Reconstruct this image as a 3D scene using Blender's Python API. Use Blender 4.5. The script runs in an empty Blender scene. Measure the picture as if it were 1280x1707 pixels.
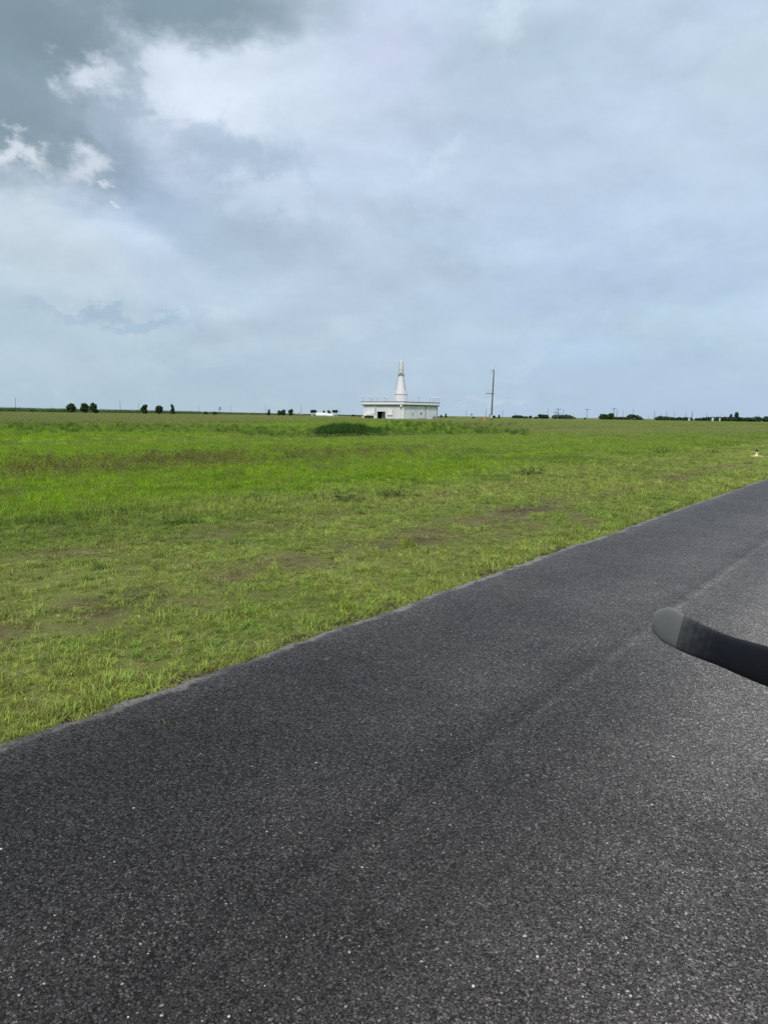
import bpy, bmesh, math, random
import numpy as np
from mathutils import Vector, Matrix

R = math.radians
scn = bpy.context.scene
COL = scn.collection
rng = np.random.default_rng(7)
random.seed(7)

# ------------------------------------------------------------------ camera
F, W, H, EYE = 1290.0, 1280.0, 1707.0, 1.8
PITCH, ROLL = math.atan(162 / F), math.atan(0.0135)
fwd = np.array([0, math.cos(PITCH), -math.sin(PITCH)])
up0 = np.array([0, math.sin(PITCH), math.cos(PITCH)])
ex = np.array([1.0, 0, 0])
rgt = ex * math.cos(ROLL) + up0 * math.sin(ROLL)
upv = up0 * math.cos(ROLL) - ex * math.sin(ROLL)
CAM = np.array([0, 0, EYE])
cd = bpy.data.cameras.new('camera')
cd.sensor_fit = 'VERTICAL'; cd.sensor_height = 24.0; cd.lens = 24.0 * F / H
cd.clip_start = 0.05; cd.clip_end = 8000
cam = bpy.data.objects.new('camera', cd); COL.objects.link(cam)
m = Matrix.Identity(4)
for i in range(3):
    m[i][0] = rgt[i]; m[i][1] = upv[i]; m[i][2] = -fwd[i]; m[i][3] = CAM[i]
cam.matrix_world = m
scn.camera = cam


def ray(px, py):
    return fwd + rgt * (px - W / 2) / F - upv * (py - H / 2) / F


def horizon(px):
    return 691.5 + 0.0135 * (px - 640)


def gnd(px, py, z=0.0):
    d = ray(px, py); return CAM + d * ((z - EYE) / d[2])


def at_depth(px, py, Y):
    d = ray(px, py); return CAM + d * (Y / d[1])


def azel(px, py):
    d = ray(px, py); d = d / np.linalg.norm(d)
    return math.degrees(math.atan2(d[0], d[1])), math.degrees(math.asin(d[2]))


def s2l(c):
    return tuple(((v / 255) / 12.92 if v / 255 <= 0.04045 else ((v / 255 + 0.055) / 1.055) ** 2.4) for v in c)


# ------------------------------------------------------------------ view
vs = scn.view_settings
vs.view_transform = 'Standard'; vs.look = 'None'; vs.gamma = 1; vs.use_curve_mapping = False
vs.exposure = 0.0
scn.render.film_transparent = False
scn.cycles.use_denoising = False
scn.cycles.max_bounces = 6
scn.cycles.volume_bounces = 0

# ------------------------------------------------------------------ sun (weak, behind the cloud deck)
SUN_AZ, SUN_EL = -165.0, 48.0            # degrees from +Y towards +X
sl = bpy.data.lights.new('sun', 'SUN'); sl.energy = 3.4; sl.angle = R(8); sl.color = (1.0, 0.95, 0.87)
so = bpy.data.objects.new('sun', sl); COL.objects.link(so)
sd = Vector((math.sin(R(SUN_AZ)) * math.cos(R(SUN_EL)), math.cos(R(SUN_AZ)) * math.cos(R(SUN_EL)), math.sin(R(SUN_EL))))
so.rotation_euler = sd.to_track_quat('Z', 'Y').to_euler()

# ------------------------------------------------------------------ sky
world = bpy.data.worlds.new('World'); scn.world = world; world.use_nodes = True
nt = world.node_tree; nt.nodes.clear()
N = nt.nodes.new; L = nt.links.new
BG = 0.1


def math_node(op, a, b=None, c=None, clamp=False):
    n = N('ShaderNodeMath'); n.operation = op; n.use_clamp = clamp
    for i, v in enumerate((a, b, c)):
        if v is None: continue
        if isinstance(v, (int, float)): n.inputs[i].default_value = v
        else: L(v, n.inputs[i])
    return n.outputs[0]


def mixc(fac, a, b, mode='MIX'):
    n = N('ShaderNodeMix'); n.data_type = 'RGBA'; n.blend_type = mode; n.clamp_factor = True
    for s, v in ((n.inputs[0], fac), (n.inputs[6], a), (n.inputs[7], b)):
        if isinstance(v, (int, float)): s.default_value = v
        elif isinstance(v, tuple): s.default_value = (*v, 1.0)
        else: L(v, s)
    return n.outputs[2]


def smooth(v, lo, hi, o0=0.0, o1=1.0):
    n = N('ShaderNodeMapRange'); n.interpolation_type = 'SMOOTHSTEP'
    L(v, n.inputs[0])
    n.inputs[1].default_value = lo; n.inputs[2].default_value = hi
    n.inputs[3].default_value = o0; n.inputs[4].default_value = o1
    return n.outputs[0]


def sky_noise(vec, scale, detail=6, rough=0.55, seed=0.0, zs=1.8, dist=0.0):
    mp = N('ShaderNodeMapping'); mp.inputs['Scale'].default_value = (1, 1, zs)
    mp.inputs['Location'].default_value = (seed, seed * 0.7, seed * 1.3)
    L(vec, mp.inputs[0])
    n = N('ShaderNodeTexNoise'); n.inputs['Scale'].default_value = scale
    n.inputs['Detail'].default_value = detail; n.inputs['Roughness'].default_value = rough
    n.inputs['Distortion'].default_value = dist
    L(mp.outputs[0], n.inputs[0]); return n.outputs[0]


tc = N('ShaderNodeTexCoord'); vec = tc.outputs['Generated']
sky = N('ShaderNodeTexSky'); sky.sky_type = 'NISHITA'; sky.sun_disc = False
sky.sun_elevation = R(SUN_EL); sky.sun_rotation = R(SUN_AZ)
sx = N('ShaderNodeSeparateXYZ'); L(vec, sx.inputs[0])
azr = math_node('ARCTAN2', sx.outputs[0], sx.outputs[1]); az = math_node('MULTIPLY', azr, 57.29578)
elr = math_node('ARCSINE', sx.outputs[2]); el = math_node('MULTIPLY', elr, 57.29578)
# wisps that bend the outlines of the cloud masses
n1 = sky_noise(vec, 5.0, 7, 0.58, 1.3); n2 = sky_noise(vec, 5.0, 7, 0.58, 7.9)
n3 = sky_noise(vec, 16.0, 6, 0.6, 3.1); n4 = sky_noise(vec, 16.0, 6, 0.6, 11.4)
waz = math_node('ADD', az, math_node('MULTIPLY_ADD', math_node('SUBTRACT', n1, 0.5), 6.0, math_node('MULTIPLY', math_node('SUBTRACT', n3, 0.5), 4.5)))
wel = math_node('ADD', el, math_node('MULTIPLY_ADD', math_node('SUBTRACT', n2, 0.5), 5.0, math_node('MULTIPLY', math_node('SUBTRACT', n4, 0.5), 4.0)))
cxyz = N('ShaderNodeCombineXYZ'); L(waz, cxyz.inputs[0]); L(wel, cxyz.inputs[1]); wp = cxyz.outputs[0]
n5 = sky_noise(vec, 26.0, 7, 0.62, 4.4, 1.3); n6 = sky_noise(vec, 26.0, 7, 0.62, 9.6, 1.3)
fxyz = N('ShaderNodeCombineXYZ')
L(math_node('ADD', az, math_node('MULTIPLY_ADD', math_node('SUBTRACT', n5, 0.5), 7.0, math_node('MULTIPLY', math_node('SUBTRACT', n3, 0.5), 3.0))), fxyz.inputs[0])
L(math_node('ADD', el, math_node('MULTIPLY_ADD', math_node('SUBTRACT', n6, 0.5), 6.0, math_node('MULTIPLY', math_node('SUBTRACT', n4, 0.5), 2.5))), fxyz.inputs[1]); wpf = fxyz.outputs[0]


def blob(px, py, rx, ry, rot=0.0, inner=0.0, outer=1.0):
    """a cloud mass in the direction of a photo pixel; radii in pixels (22.5 px to the degree)"""
    a, e = azel(px, py)
    s = N('ShaderNodeVectorMath'); s.operation = 'SUBTRACT'; L(wpf if rx < 175 else wp, s.inputs[0]); s.inputs[1].default_value = (a, e, 0)
    v = s.outputs[0]
    if rot:
        r_ = N('ShaderNodeVectorRotate'); r_.rotation_type = 'Z_AXIS'; r_.inputs['Angle'].default_value = R(-rot)
        L(v, r_.inputs[0]); v = r_.outputs[0]
    k = N('ShaderNodeVectorMath'); k.operation = 'MULTIPLY'; L(v, k.inputs[0]); k.inputs[1].default_value = (22.5 / rx, 22.5 / ry, 0)
    l = N('ShaderNodeVectorMath'); l.operation = 'LENGTH'; L(k.outputs[0], l.inputs[0])
    return smooth(l.outputs['Value'], inner, outer, 1.0, 0.0)


def sc(c):
    return s2l(c)


hi = smooth(el, 0.0, 16.0); col = mixc(hi, sc((172, 194, 209)), sc((189, 206, 226)))
rb = math_node('MULTIPLY', smooth(waz, -4.0, 16.0), smooth(wel, 26.0, 8.0)); col = mixc(math_node('MULTIPLY', rb, 0.6), col, sc((176, 201, 228)))
# general mottling of the deck, everywhere
nb = sky_noise(vec, 3.2, 6, 0.5, 5.7, 2.6); nf = sky_noise(vec, 9.0, 6, 0.55, 2.2, 2.2, 0.4)
col = mixc(math_node('MULTIPLY', smooth(nb, 0.5, 0.72), 0.4), col, sc((200, 217, 233)))
col = mixc(math_node('MULTIPLY', smooth(nb, 0.48, 0.28), 0.35), col, sc((163, 184, 204)))
col = mixc(math_node('MULTIPLY', smooth(nf, 0.52, 0.75), 0.35), col, sc((200, 219, 230)))
BLOBS = [  # px, py, rx, ry, rot, inner, outer, colour, strength
    (420, 120, 330, 150, 0, 0.2, 1.0, (207, 222, 237), 0.95),
    (330, 95, 150, 95, -10, 0.4, 1.0, (214, 226, 240), 0.8),
    (640, 90, 150, 110, 0, 0.1, 1.0, (202, 214, 238), 0.7),
    (310, 165, 110, 72, -30, 0.6, 1.0, (215, 226, 240), 0.8),
    (900, 80, 230, 120, 10, 0.1, 1.0, (176, 198, 212), 0.7),
    (1240, 120, 120, 110, 0, 0.1, 1.0, (192, 213, 225), 0.75),
    (830, 40, 60, 50, 40, 0.2, 1.0, (200, 219, 232), 0.7),
    (730, 268, 90, 24, 24, 0.1, 1.0, (198, 217, 232), 0.7),
    (250, 320, 300, 80, -38, 0.1, 1.0, (163, 184, 207), 0.9),
    (420, 380, 180, 90, 0, 0.1, 1.0, (169, 190, 210), 0.8),
    (390, 262, 170, 55, -15, 0.3, 1.0, (171, 190, 211), 0.8),
    (450, 335, 110, 48, -12, 0.45, 1.0, (196, 213, 229), 0.7),
    (410, 395, 200, 60, -5, 0.2, 1.0, (171, 191, 208), 0.7),
    (70, 420, 165, 95, -20, 0.6, 1.0, (194, 209, 221), 0.95),
    (60, 520, 220, 100, 0, 0.2, 1.0, (182, 203, 216), 0.7),
    (330, 470, 200, 70, 0, 0.1, 1.0, (184, 203, 221), 0.6),
    (690, 440, 110, 50, -10, 0.1, 1.0, (186, 204, 221), 0.5),
    (720, 390, 150, 60, -15, 0.1, 1.0, (170, 190, 208), 0.6),
    (205, 530, 170, 22, 0, 0.3, 1.0, (165, 189, 208), 0.9),
    (240, 585, 110, 42, 0, 0.1, 1.0, (184, 206, 218), 0.7),
    (1160, 545, 170, 60, 0, 0.1, 1.0, (183, 207, 220), 0.7),
    (840, 545, 170, 26, 0, 0.1, 1.0, (184, 205, 220), 0.5),
    (815, 664, 80, 14, 2, 0.1, 1.0, (190, 208, 220), 0.8),
    (620, 640, 700, 40, 0, 0.1, 1.0, (168, 190, 210), 0.5),
    (20, 60, 250, 120, -10, 0.05, 1.0, (131, 152, 164), 1.0),
    (240, -22, 380, 72, 0, 0.3, 1.0, (129, 150, 163), 0.97),
    (40, 195, 235, 105, -14, 0.2, 1.0, (133, 153, 166), 1.0),
    (200, 165, 52, 95, -12, 0.2, 1.0, (163, 182, 199), 0.85),
    (85, 40, 170, 75, -8, 0.3, 1.0, (131, 151, 163), 0.9),
    (150, 133, 66, 48, 0, 0.0, 1.0, (213, 224, 236), 0.92),
    (28, 266, 84, 32, -12, 0.0, 1.0, (212, 221, 231), 0.95),
    (95, 245, 34, 50, -10, 0.1, 1.0, (140, 160, 174), 0.8),
    (152, 272, 50, 38, 10, 0.0, 1.0, (206, 217, 229), 0.92),
    (186, 317, 22, 13, 0, 0.0, 1.0, (208, 219, 231), 1.0),
]
for px, py, rx, ry, rot, i0, o0, c, st in BLOBS:
    b = blob(px, py, rx, ry, rot, i0, o0)
    col = mixc(math_node('MULTIPLY', b, st) if st < 1 else b, col, sc(c))
# thicker, whiter deck overhead, as under any overcast
col = mixc(smooth(el, 24.0, 62.0), col, (0.98, 0.97, 0.95))
# billows: each bank a little brighter on its upper side, a little greyer below
vup = N('ShaderNodeVectorMath'); vup.operation = 'ADD'; L(vec, vup.inputs[0]); vup.inputs[1].default_value = (0.004, 0.0, 0.024)
ra = sky_noise(vec, 4.2, 8, 0.56, 21.7, 1.9, 0.15); rb2 = sky_noise(vup.outputs[0], 4.2, 8, 0.56, 21.7, 1.9, 0.15)
rel = math_node('MULTIPLY', math_node('SUBTRACT', ra, rb2), 0.62)
rel = math_node('MULTIPLY', rel, smooth(el, 0.0, 7.0, 0.25, 1.0))
rel = math_node('MINIMUM', math_node('MAXIMUM', rel, -0.09), 0.13)
rs_ = N('ShaderNodeVectorMath'); rs_.operation = 'SCALE'; L(col, rs_.inputs[0]); L(math_node('ADD', rel, 1.055), rs_.inputs['Scale']); col = rs_.outputs[0]
sat = N('ShaderNodeVectorMath'); sat.operation = 'SCALE'; L(col, sat.inputs[0]); sat.inputs['Scale'].default_value = 1.0 / BG
deck = mixc(0.97, sky.outputs[0], sat.outputs[0])
bg = N('ShaderNodeBackground'); bg.inputs['Strength'].default_value = BG; L(deck, bg.inputs['Color'])
wo = N('ShaderNodeOutputWorld'); L(bg.outputs[0], wo.inputs['Surface'])

# ------------------------------------------------------------------ numpy noise


def vnoise(x, y, seed=0):
    x = np.asarray(x, float); y = np.asarray(y, float)
    xi = np.floor(x).astype(np.int64); yi = np.floor(y).astype(np.int64)
    fx = x - xi; fy = y - yi
    fx = fx * fx * (3 - 2 * fx); fy = fy * fy * (3 - 2 * fy)

    def hsh(a, b):
        v = (a * 374761393 + b * 668265263 + seed * 1442695041) & 0xFFFFFFFF
        v = ((v ^ (v >> 13)) * 1274126177) & 0xFFFFFFFF
        v = v ^ (v >> 16)
        return (v & 0xFFFF) / 65535.0
    a = hsh(xi, yi); b = hsh(xi + 1, yi); c = hsh(xi, yi + 1); d = hsh(xi + 1, yi + 1)
    return (a * (1 - fx) + b * fx) * (1 - fy) + (c * (1 - fx) + d * fx) * fy


def fbm(x, y, seed=0, o=4):
    s = 0; a = 0.5; t = 0
    for i in range(o):
        s = s + a * vnoise(x * 2 ** i, y * 2 ** i, seed + i); t += a; a *= 0.55
    return s / t


def sst(v, a, b):
    t = np.clip((np.asarray(v, float) - a) / (b - a), 0, 1); return t * t * (3 - 2 * t)


# ------------------------------------------------------------------ ground plan
HEAD = np.array([0.571048, 0.820917])       # direction of the taxiway
LEFT = np.array([-0.820917, 0.571048])      # from its left edge into the field
P0 = np.array([0.0124, 6.9543])             # a point on that edge


def nt_of(x, y):
    dx = np.asarray(x, float) - P0[0]; dy = np.asarray(y, float) - P0[1]
    return dx * LEFT[0] + dy * LEFT[1], dx * HEAD[0] + dy * HEAD[1]


def xy_of(n, t):
    return P0[0] + LEFT[0] * n + HEAD[0] * t, P0[1] + LEFT[1] * n + HEAD[1] * t


def terrain(x, y):
    n, t = nt_of(x, y)
    z = -0.03 + 0.06 * sst(n, 0.1, 1.5) + 0.05 * (fbm(x * 0.35, y * 0.35, 3) - 0.5) * sst(n, 0.3, 3)
    z = z - 0.35 * np.exp(-((n - 37) / 4.0) ** 2) * sst(n, 20, 30)
    z = z + 0.54 * sst(n, 36, 72) + 0.12 * (fbm(x * 0.05, y * 0.05, 9) - 0.5) * sst(n, 40, 70)
    return z


# ditch line across the field, and colours of what grows where (albedo)
DITCH = [gnd(*p)[:2] for p in ((-700, 700), (0, 718), (300, 722), (520, 725), (640, 727), (800, 722), (1000, 716), (1600, 716))]


def ditch_dist(x, y):
    best = np.full(np.shape(x), 1e9)
    for a, b in zip(DITCH[:-1], DITCH[1:]):
        d = b - a; l2 = d @ d
        s = np.clip(((x - a[0]) * d[0] + (y - a[1]) * d[1]) / l2, 0, 1)
        best = np.minimum(best, np.hypot(x - a[0] - s * d[0], y - a[1] - s * d[1]))
    return best


C_MOWN = np.array((0.255, 0.312, 0.076)); C_LUSH = np.array((0.195, 0.330, 0.016)); C_DARK = np.array((0.055, 0.115, 0.016))
C_DRY = np.array((0.215, 0.185, 0.090)); C_TAN = np.array((0.190, 0.262, 0.070)); C_BROWN = np.array((0.175, 0.185, 0.052))
C_MID = np.array((0.180, 0.265, 0.046))


def beyond(x, y):
    """0 in the meadow, 1 in the rank grass past it; also metres past the border"""
    x = np.asarray(x, float); y = np.asarray(y, float)
    n, t = nt_of(x, y); ang = np.degrees(np.arctan2(x, y)); d = np.hypot(x, y)
    lim = np.interp(ang, BORDER_A, BORDER_D)
    k = d / lim + 0.35 * (fbm(x * 0.05, y * 0.05, 40) - 0.5) + 0.2 * (fbm(x * 0.3, y * 0.3, 47) - 0.5)
    b = np.where((y > 0) & (n > 1), sst(k, 0.93, 1.12), 0.0)
    return b, lim


BORDER_PX = [(-300, 713), (0, 713), (300, 712), (520, 706), (640, 705), (760, 710), (880, 719), (1000, 723), (1280, 722), (1600, 722)]
_bp = [gnd(a, b, 0.35) for a, b in BORDER_PX]
BORDER_A = [math.degrees(math.atan2(p[0], p[1])) for p in _bp]; BORDER_D = [math.hypot(p[0], p[1]) for p in _bp]


def tint(x, y):
    x = np.asarray(x, float); y = np.asarray(y, float)
    n, t = nt_of(x, y)
    big = fbm(x * 0.09, y * 0.09, 11); med = fbm(x * 0.45, y * 0.45, 23); fine = fbm(x * 1.7, y * 1.7, 31)

    def mix(c, k, w): return c * (1 - w[..., None]) + k * w[..., None]
    c = np.broadcast_to(C_MOWN, x.shape + (3,)).copy()
    c = mix(c, C_MID, sst(med, 0.42, 0.66) * 0.75)
    c = mix(c, C_LUSH, sst(n + 5 * (big - 0.5) + 3 * (med - .5), 6.0, 10.5) * (0.92 - 0.35 * sst(t, 14, 40)))
    # tyre-worn strips beside the pavement
    worn = np.exp(-((n - 2.1 - 0.5 * (med - 0.5)) / 0.42) ** 2) + 0.6 * np.exp(-((n - 4.6) / 0.6) ** 2)
    c = mix(c, C_DRY, np.clip(worn * sst(fine + med, 0.75, 1.15), 0, 1) * 0.8)
    c = mix(c, C_DRY, sst(fine * 0.5 + med * 0.5, 0.56, 0.70) * (1 - sst(n, 5, 10)) * 0.55)
    c = mix(c, C_DRY * 0.9, sst(med, .55, .75) * np.exp(-((n - 5.5) / 2.5) ** 2) * sst(t, 4, 20) * 0.5)
    # dull patches, then the brown weedy belt
    c = mix(c, C_MID * 0.85, sst(fbm(x * 0.25, y * 0.16, 77), 0.55, 0.72) * sst(n, 3, 6) * (1 - sst(n, 13, 16)) * 0.8)
    belt = np.exp(-((n - 17.5 - 3 * (big - 0.5)) / 2.6) ** 2) * (1 - sst(t, 22, 40)) * sst(med, 0.28, 0.5)
    c = mix(c, C_BROWN, np.clip(belt * 1.1, 0, 1) * 0.4)
    belt2 = np.exp(-((n - 8.8) / 1.0) ** 2) * (1 - sst(t, -3, 0)) * sst(med, 0.4, 0.55)
    c = mix(c, C_BROWN * 0.8, belt2 * 0.6)
    c = mix(c, C_DARK * 1.25, sst(fbm(x * 0.7, y * 0.7, 91), 0.60, 0.72) * sst(n, 3, 6) * 0.55)
    b, lim = beyond(x, y)
    dd = np.hypot(x, y) - lim
    far = C_TAN * (0.85 + 0.35 * fbm(x * 0.03, y * 0.03, 51))[..., None]
    c = mix(c, far, b * 0.95)
    c = mix(c, C_MID * 0.9, b * sst(fbm(x * 0.07, y * 0.07, 61), 0.48, 0.66) * 0.6)
    c = mix(c, C_DARK, np.exp(-(ditch_dist(x, y) / 3.0) ** 2) * 0.35)
    c = mix(c, np.array((0.105, 0.140, 0.062)), sst(y, 330, 520) * 0.9)
    return c * (0.88 + 0.24 * med)[..., None]


# ------------------------------------------------------------------ materials
def new_mat(name):
    mt = bpy.data.materials.new(name); mt.use_nodes = True
    t = mt.node_tree; t.nodes.clear()
    o = t.nodes.new('ShaderNodeOutputMaterial'); p = t.nodes.new('ShaderNodeBsdfPrincipled')
    t.links.new(p.outputs[0], o.inputs[0])
    return mt, t, p


def plain(name, color, rough=0.6, var=0.15, scale=3.0, metal=0.0, bump=0.0, streak=1.0):
    """colour broken up by two noises, so nothing is quite uniform"""
    mt, t, p = new_mat(name)
    n, l = t.nodes.new, t.links.new
    tc_ = n('ShaderNodeTexCoord'); mp = n('ShaderNodeMapping'); mp.inputs['Scale'].default_value = (1, 1, streak)
    l(tc_.outputs['Object'], mp.inputs[0])
    nz = n('ShaderNodeTexNoise'); nz.inputs['Scale'].default_value = scale; nz.inputs['Detail'].default_value = 6
    l(mp.outputs[0], nz.inputs[0])
    mr = n('ShaderNodeMapRange'); mr.inputs[1].default_value = 0.3; mr.inputs[2].default_value = 0.7
    mr.inputs[3].default_value = 1 - var; mr.inputs[4].default_value = 1 + var * 0.4; l(nz.outputs[0], mr.inputs[0])
    vm = n('ShaderNodeVectorMath'); vm.operation = 'SCALE'; vm.inputs[0].default_value = color; l(mr.outputs[0], vm.inputs['Scale'])
    l(vm.outputs[0], p.inputs['Base Color'])
    p.inputs['Roughness'].default_value = rough; p.inputs['Metallic'].default_value = metal
    if bump:
        b = n('ShaderNodeBump'); b.inputs['Strength'].default_value = bump; b.inputs['Distance'].default_value = 0.02
        l(nz.outputs[0], b.inputs['Height']); l(b.outputs[0], p.inputs['Normal'])
    return mt


def leaf_mat(name, attr_type='INSTANCER', color=None, trans=0.35, var=0.3, rough=0.55):
    mt = bpy.data.materials.new(name); mt.use_nodes = True
    t = mt.node_tree; t.nodes.clear(); n, l = t.nodes.new, t.links.new
    o = n('ShaderNodeOutputMaterial')
    if color is None:
        a = n('ShaderNodeAttribute'); a.attribute_type = attr_type; a.attribute_name = 'tint'; src = a.outputs['Color']
    else:
        rgb = n('ShaderNodeRGB'); rgb.outputs[0].default_value = (*color, 1); src = rgb.outputs[0]
    gm = n('ShaderNodeNewGeometry')
    mr = n('ShaderNodeMapRange'); l(gm.outputs['Random Per Island'], mr.inputs[0])
    mr.inputs[3].default_value = 1 - var; mr.inputs[4].default_value = 1 + var
    vm = n('ShaderNodeVectorMath'); vm.operation = 'SCALE'; l(src, vm.inputs[0]); l(mr.outputs[0], vm.inputs['Scale'])
    d = n('ShaderNodeBsdfPrincipled'); l(vm.outputs[0], d.inputs['Base Color']); d.inputs['Roughness'].default_value = rough
    d.inputs['Specular IOR Level'].default_value = 0.10
    tr = n('ShaderNodeBsdfTranslucent'); l(vm.outputs[0], tr.inputs['Color'])
    mx = n('ShaderNodeMixShader'); mx.inputs[0].default_value = trans
    l(d.outputs[0], mx.inputs[1]); l(tr.outputs[0], mx.inputs[2]); l(mx.outputs[0], o.inputs[0])
    return mt


# ------------------------------------------------------------------ mesh helpers
def tag(o, label=None, cat=None, group=None, kind=None):
    if label: o['label'] = label
    if cat: o['category'] = cat
    if group: o['group'] = group
    if kind: o['kind'] = kind
    return o


def link(name, mesh, mat=None, parent=None, loc=None):
    o = bpy.data.objects.new(name, mesh); COL.objects.link(o)
    if mat is not None and mesh is not None and not mesh.materials: mesh.materials.append(mat)
    if parent is not None: o.parent = parent
    if loc is not None: o.location = loc
    return o


def bm_obj(name, bm, mat, parent=None, loc=None, smooth_=False, bev=0.0):
    if bev:
        bmesh.ops.bevel(bm, geom=[e for e in bm.edges], offset=bev, segments=1, affect='EDGES', profile=0.5)
    bmesh.ops.recalc_face_normals(bm, faces=bm.faces)
    if smooth_:
        for f_ in bm.faces: f_.smooth = True
        for e in bm.edges:
            if len(e.link_faces) == 2 and e.calc_face_angle(0) > R(35): e.smooth = False
    me = bpy.data.meshes.new(name); bm.to_mesh(me); bm.free()
    return link(name, me, mat, parent, loc)


def empty(name, loc, rz=0.0):
    o = bpy.data.objects.new(name, None); COL.objects.link(o); o.location = loc; o.rotation_euler = (0, 0, rz)
    o.empty_display_size = 0.2; return o


def box(bm, x0, x1, y0, y1, z0, z1):
    v = [bm.verts.new(p) for p in ((x0, y0, z0), (x1, y0, z0), (x1, y1, z0), (x0, y1, z0), (x0, y0, z1), (x1, y0, z1), (x1, y1, z1), (x0, y1, z1))]
    for f_ in ((0, 3, 2, 1), (4, 5, 6, 7), (0, 1, 5, 4), (1, 2, 6, 5), (2, 3, 7, 6), (3, 0, 4, 7)):
        bm.faces.new([v[i] for i in f_])


def lathe(bm, prof, seg=32, cx=0, cy=0, cap=True):
    rings = []
    for r_, z in prof:
        rings.append([bm.verts.new((cx + r_ * math.cos(2 * math.pi * i / seg), cy + r_ * math.sin(2 * math.pi * i / seg), z)) for i in range(seg)])
    for a, b in zip(rings[:-1], rings[1:]):
        for i in range(seg):
            bm.faces.new((a[i], a[(i + 1) % seg], b[(i + 1) % seg], b[i]))
    if cap:
        bm.faces.new(list(reversed(rings[0]))); bm.faces.new(rings[-1])


def tube(bm, a, b, r0, r1=None, seg=8):
    a = Vector(a); b = Vector(b); r1 = r0 if r1 is None else r1
    q = (b - a).to_track_quat('Z', 'Y')
    ra = [bm.verts.new(a + q @ Vector((r0 * math.cos(2 * math.pi * i / seg), r0 * math.sin(2 * math.pi * i / seg), 0))) for i in range(seg)]
    rb_ = [bm.verts.new(b + q @ Vector((r1 * math.cos(2 * math.pi * i / seg), r1 * math.sin(2 * math.pi * i / seg), 0))) for i in range(seg)]
    for i in range(seg): bm.faces.new((ra[i], ra[(i + 1) % seg], rb_[(i + 1) % seg], rb_[i]))
    bm.faces.new(list(reversed(ra))); bm.faces.new(rb_)


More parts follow.
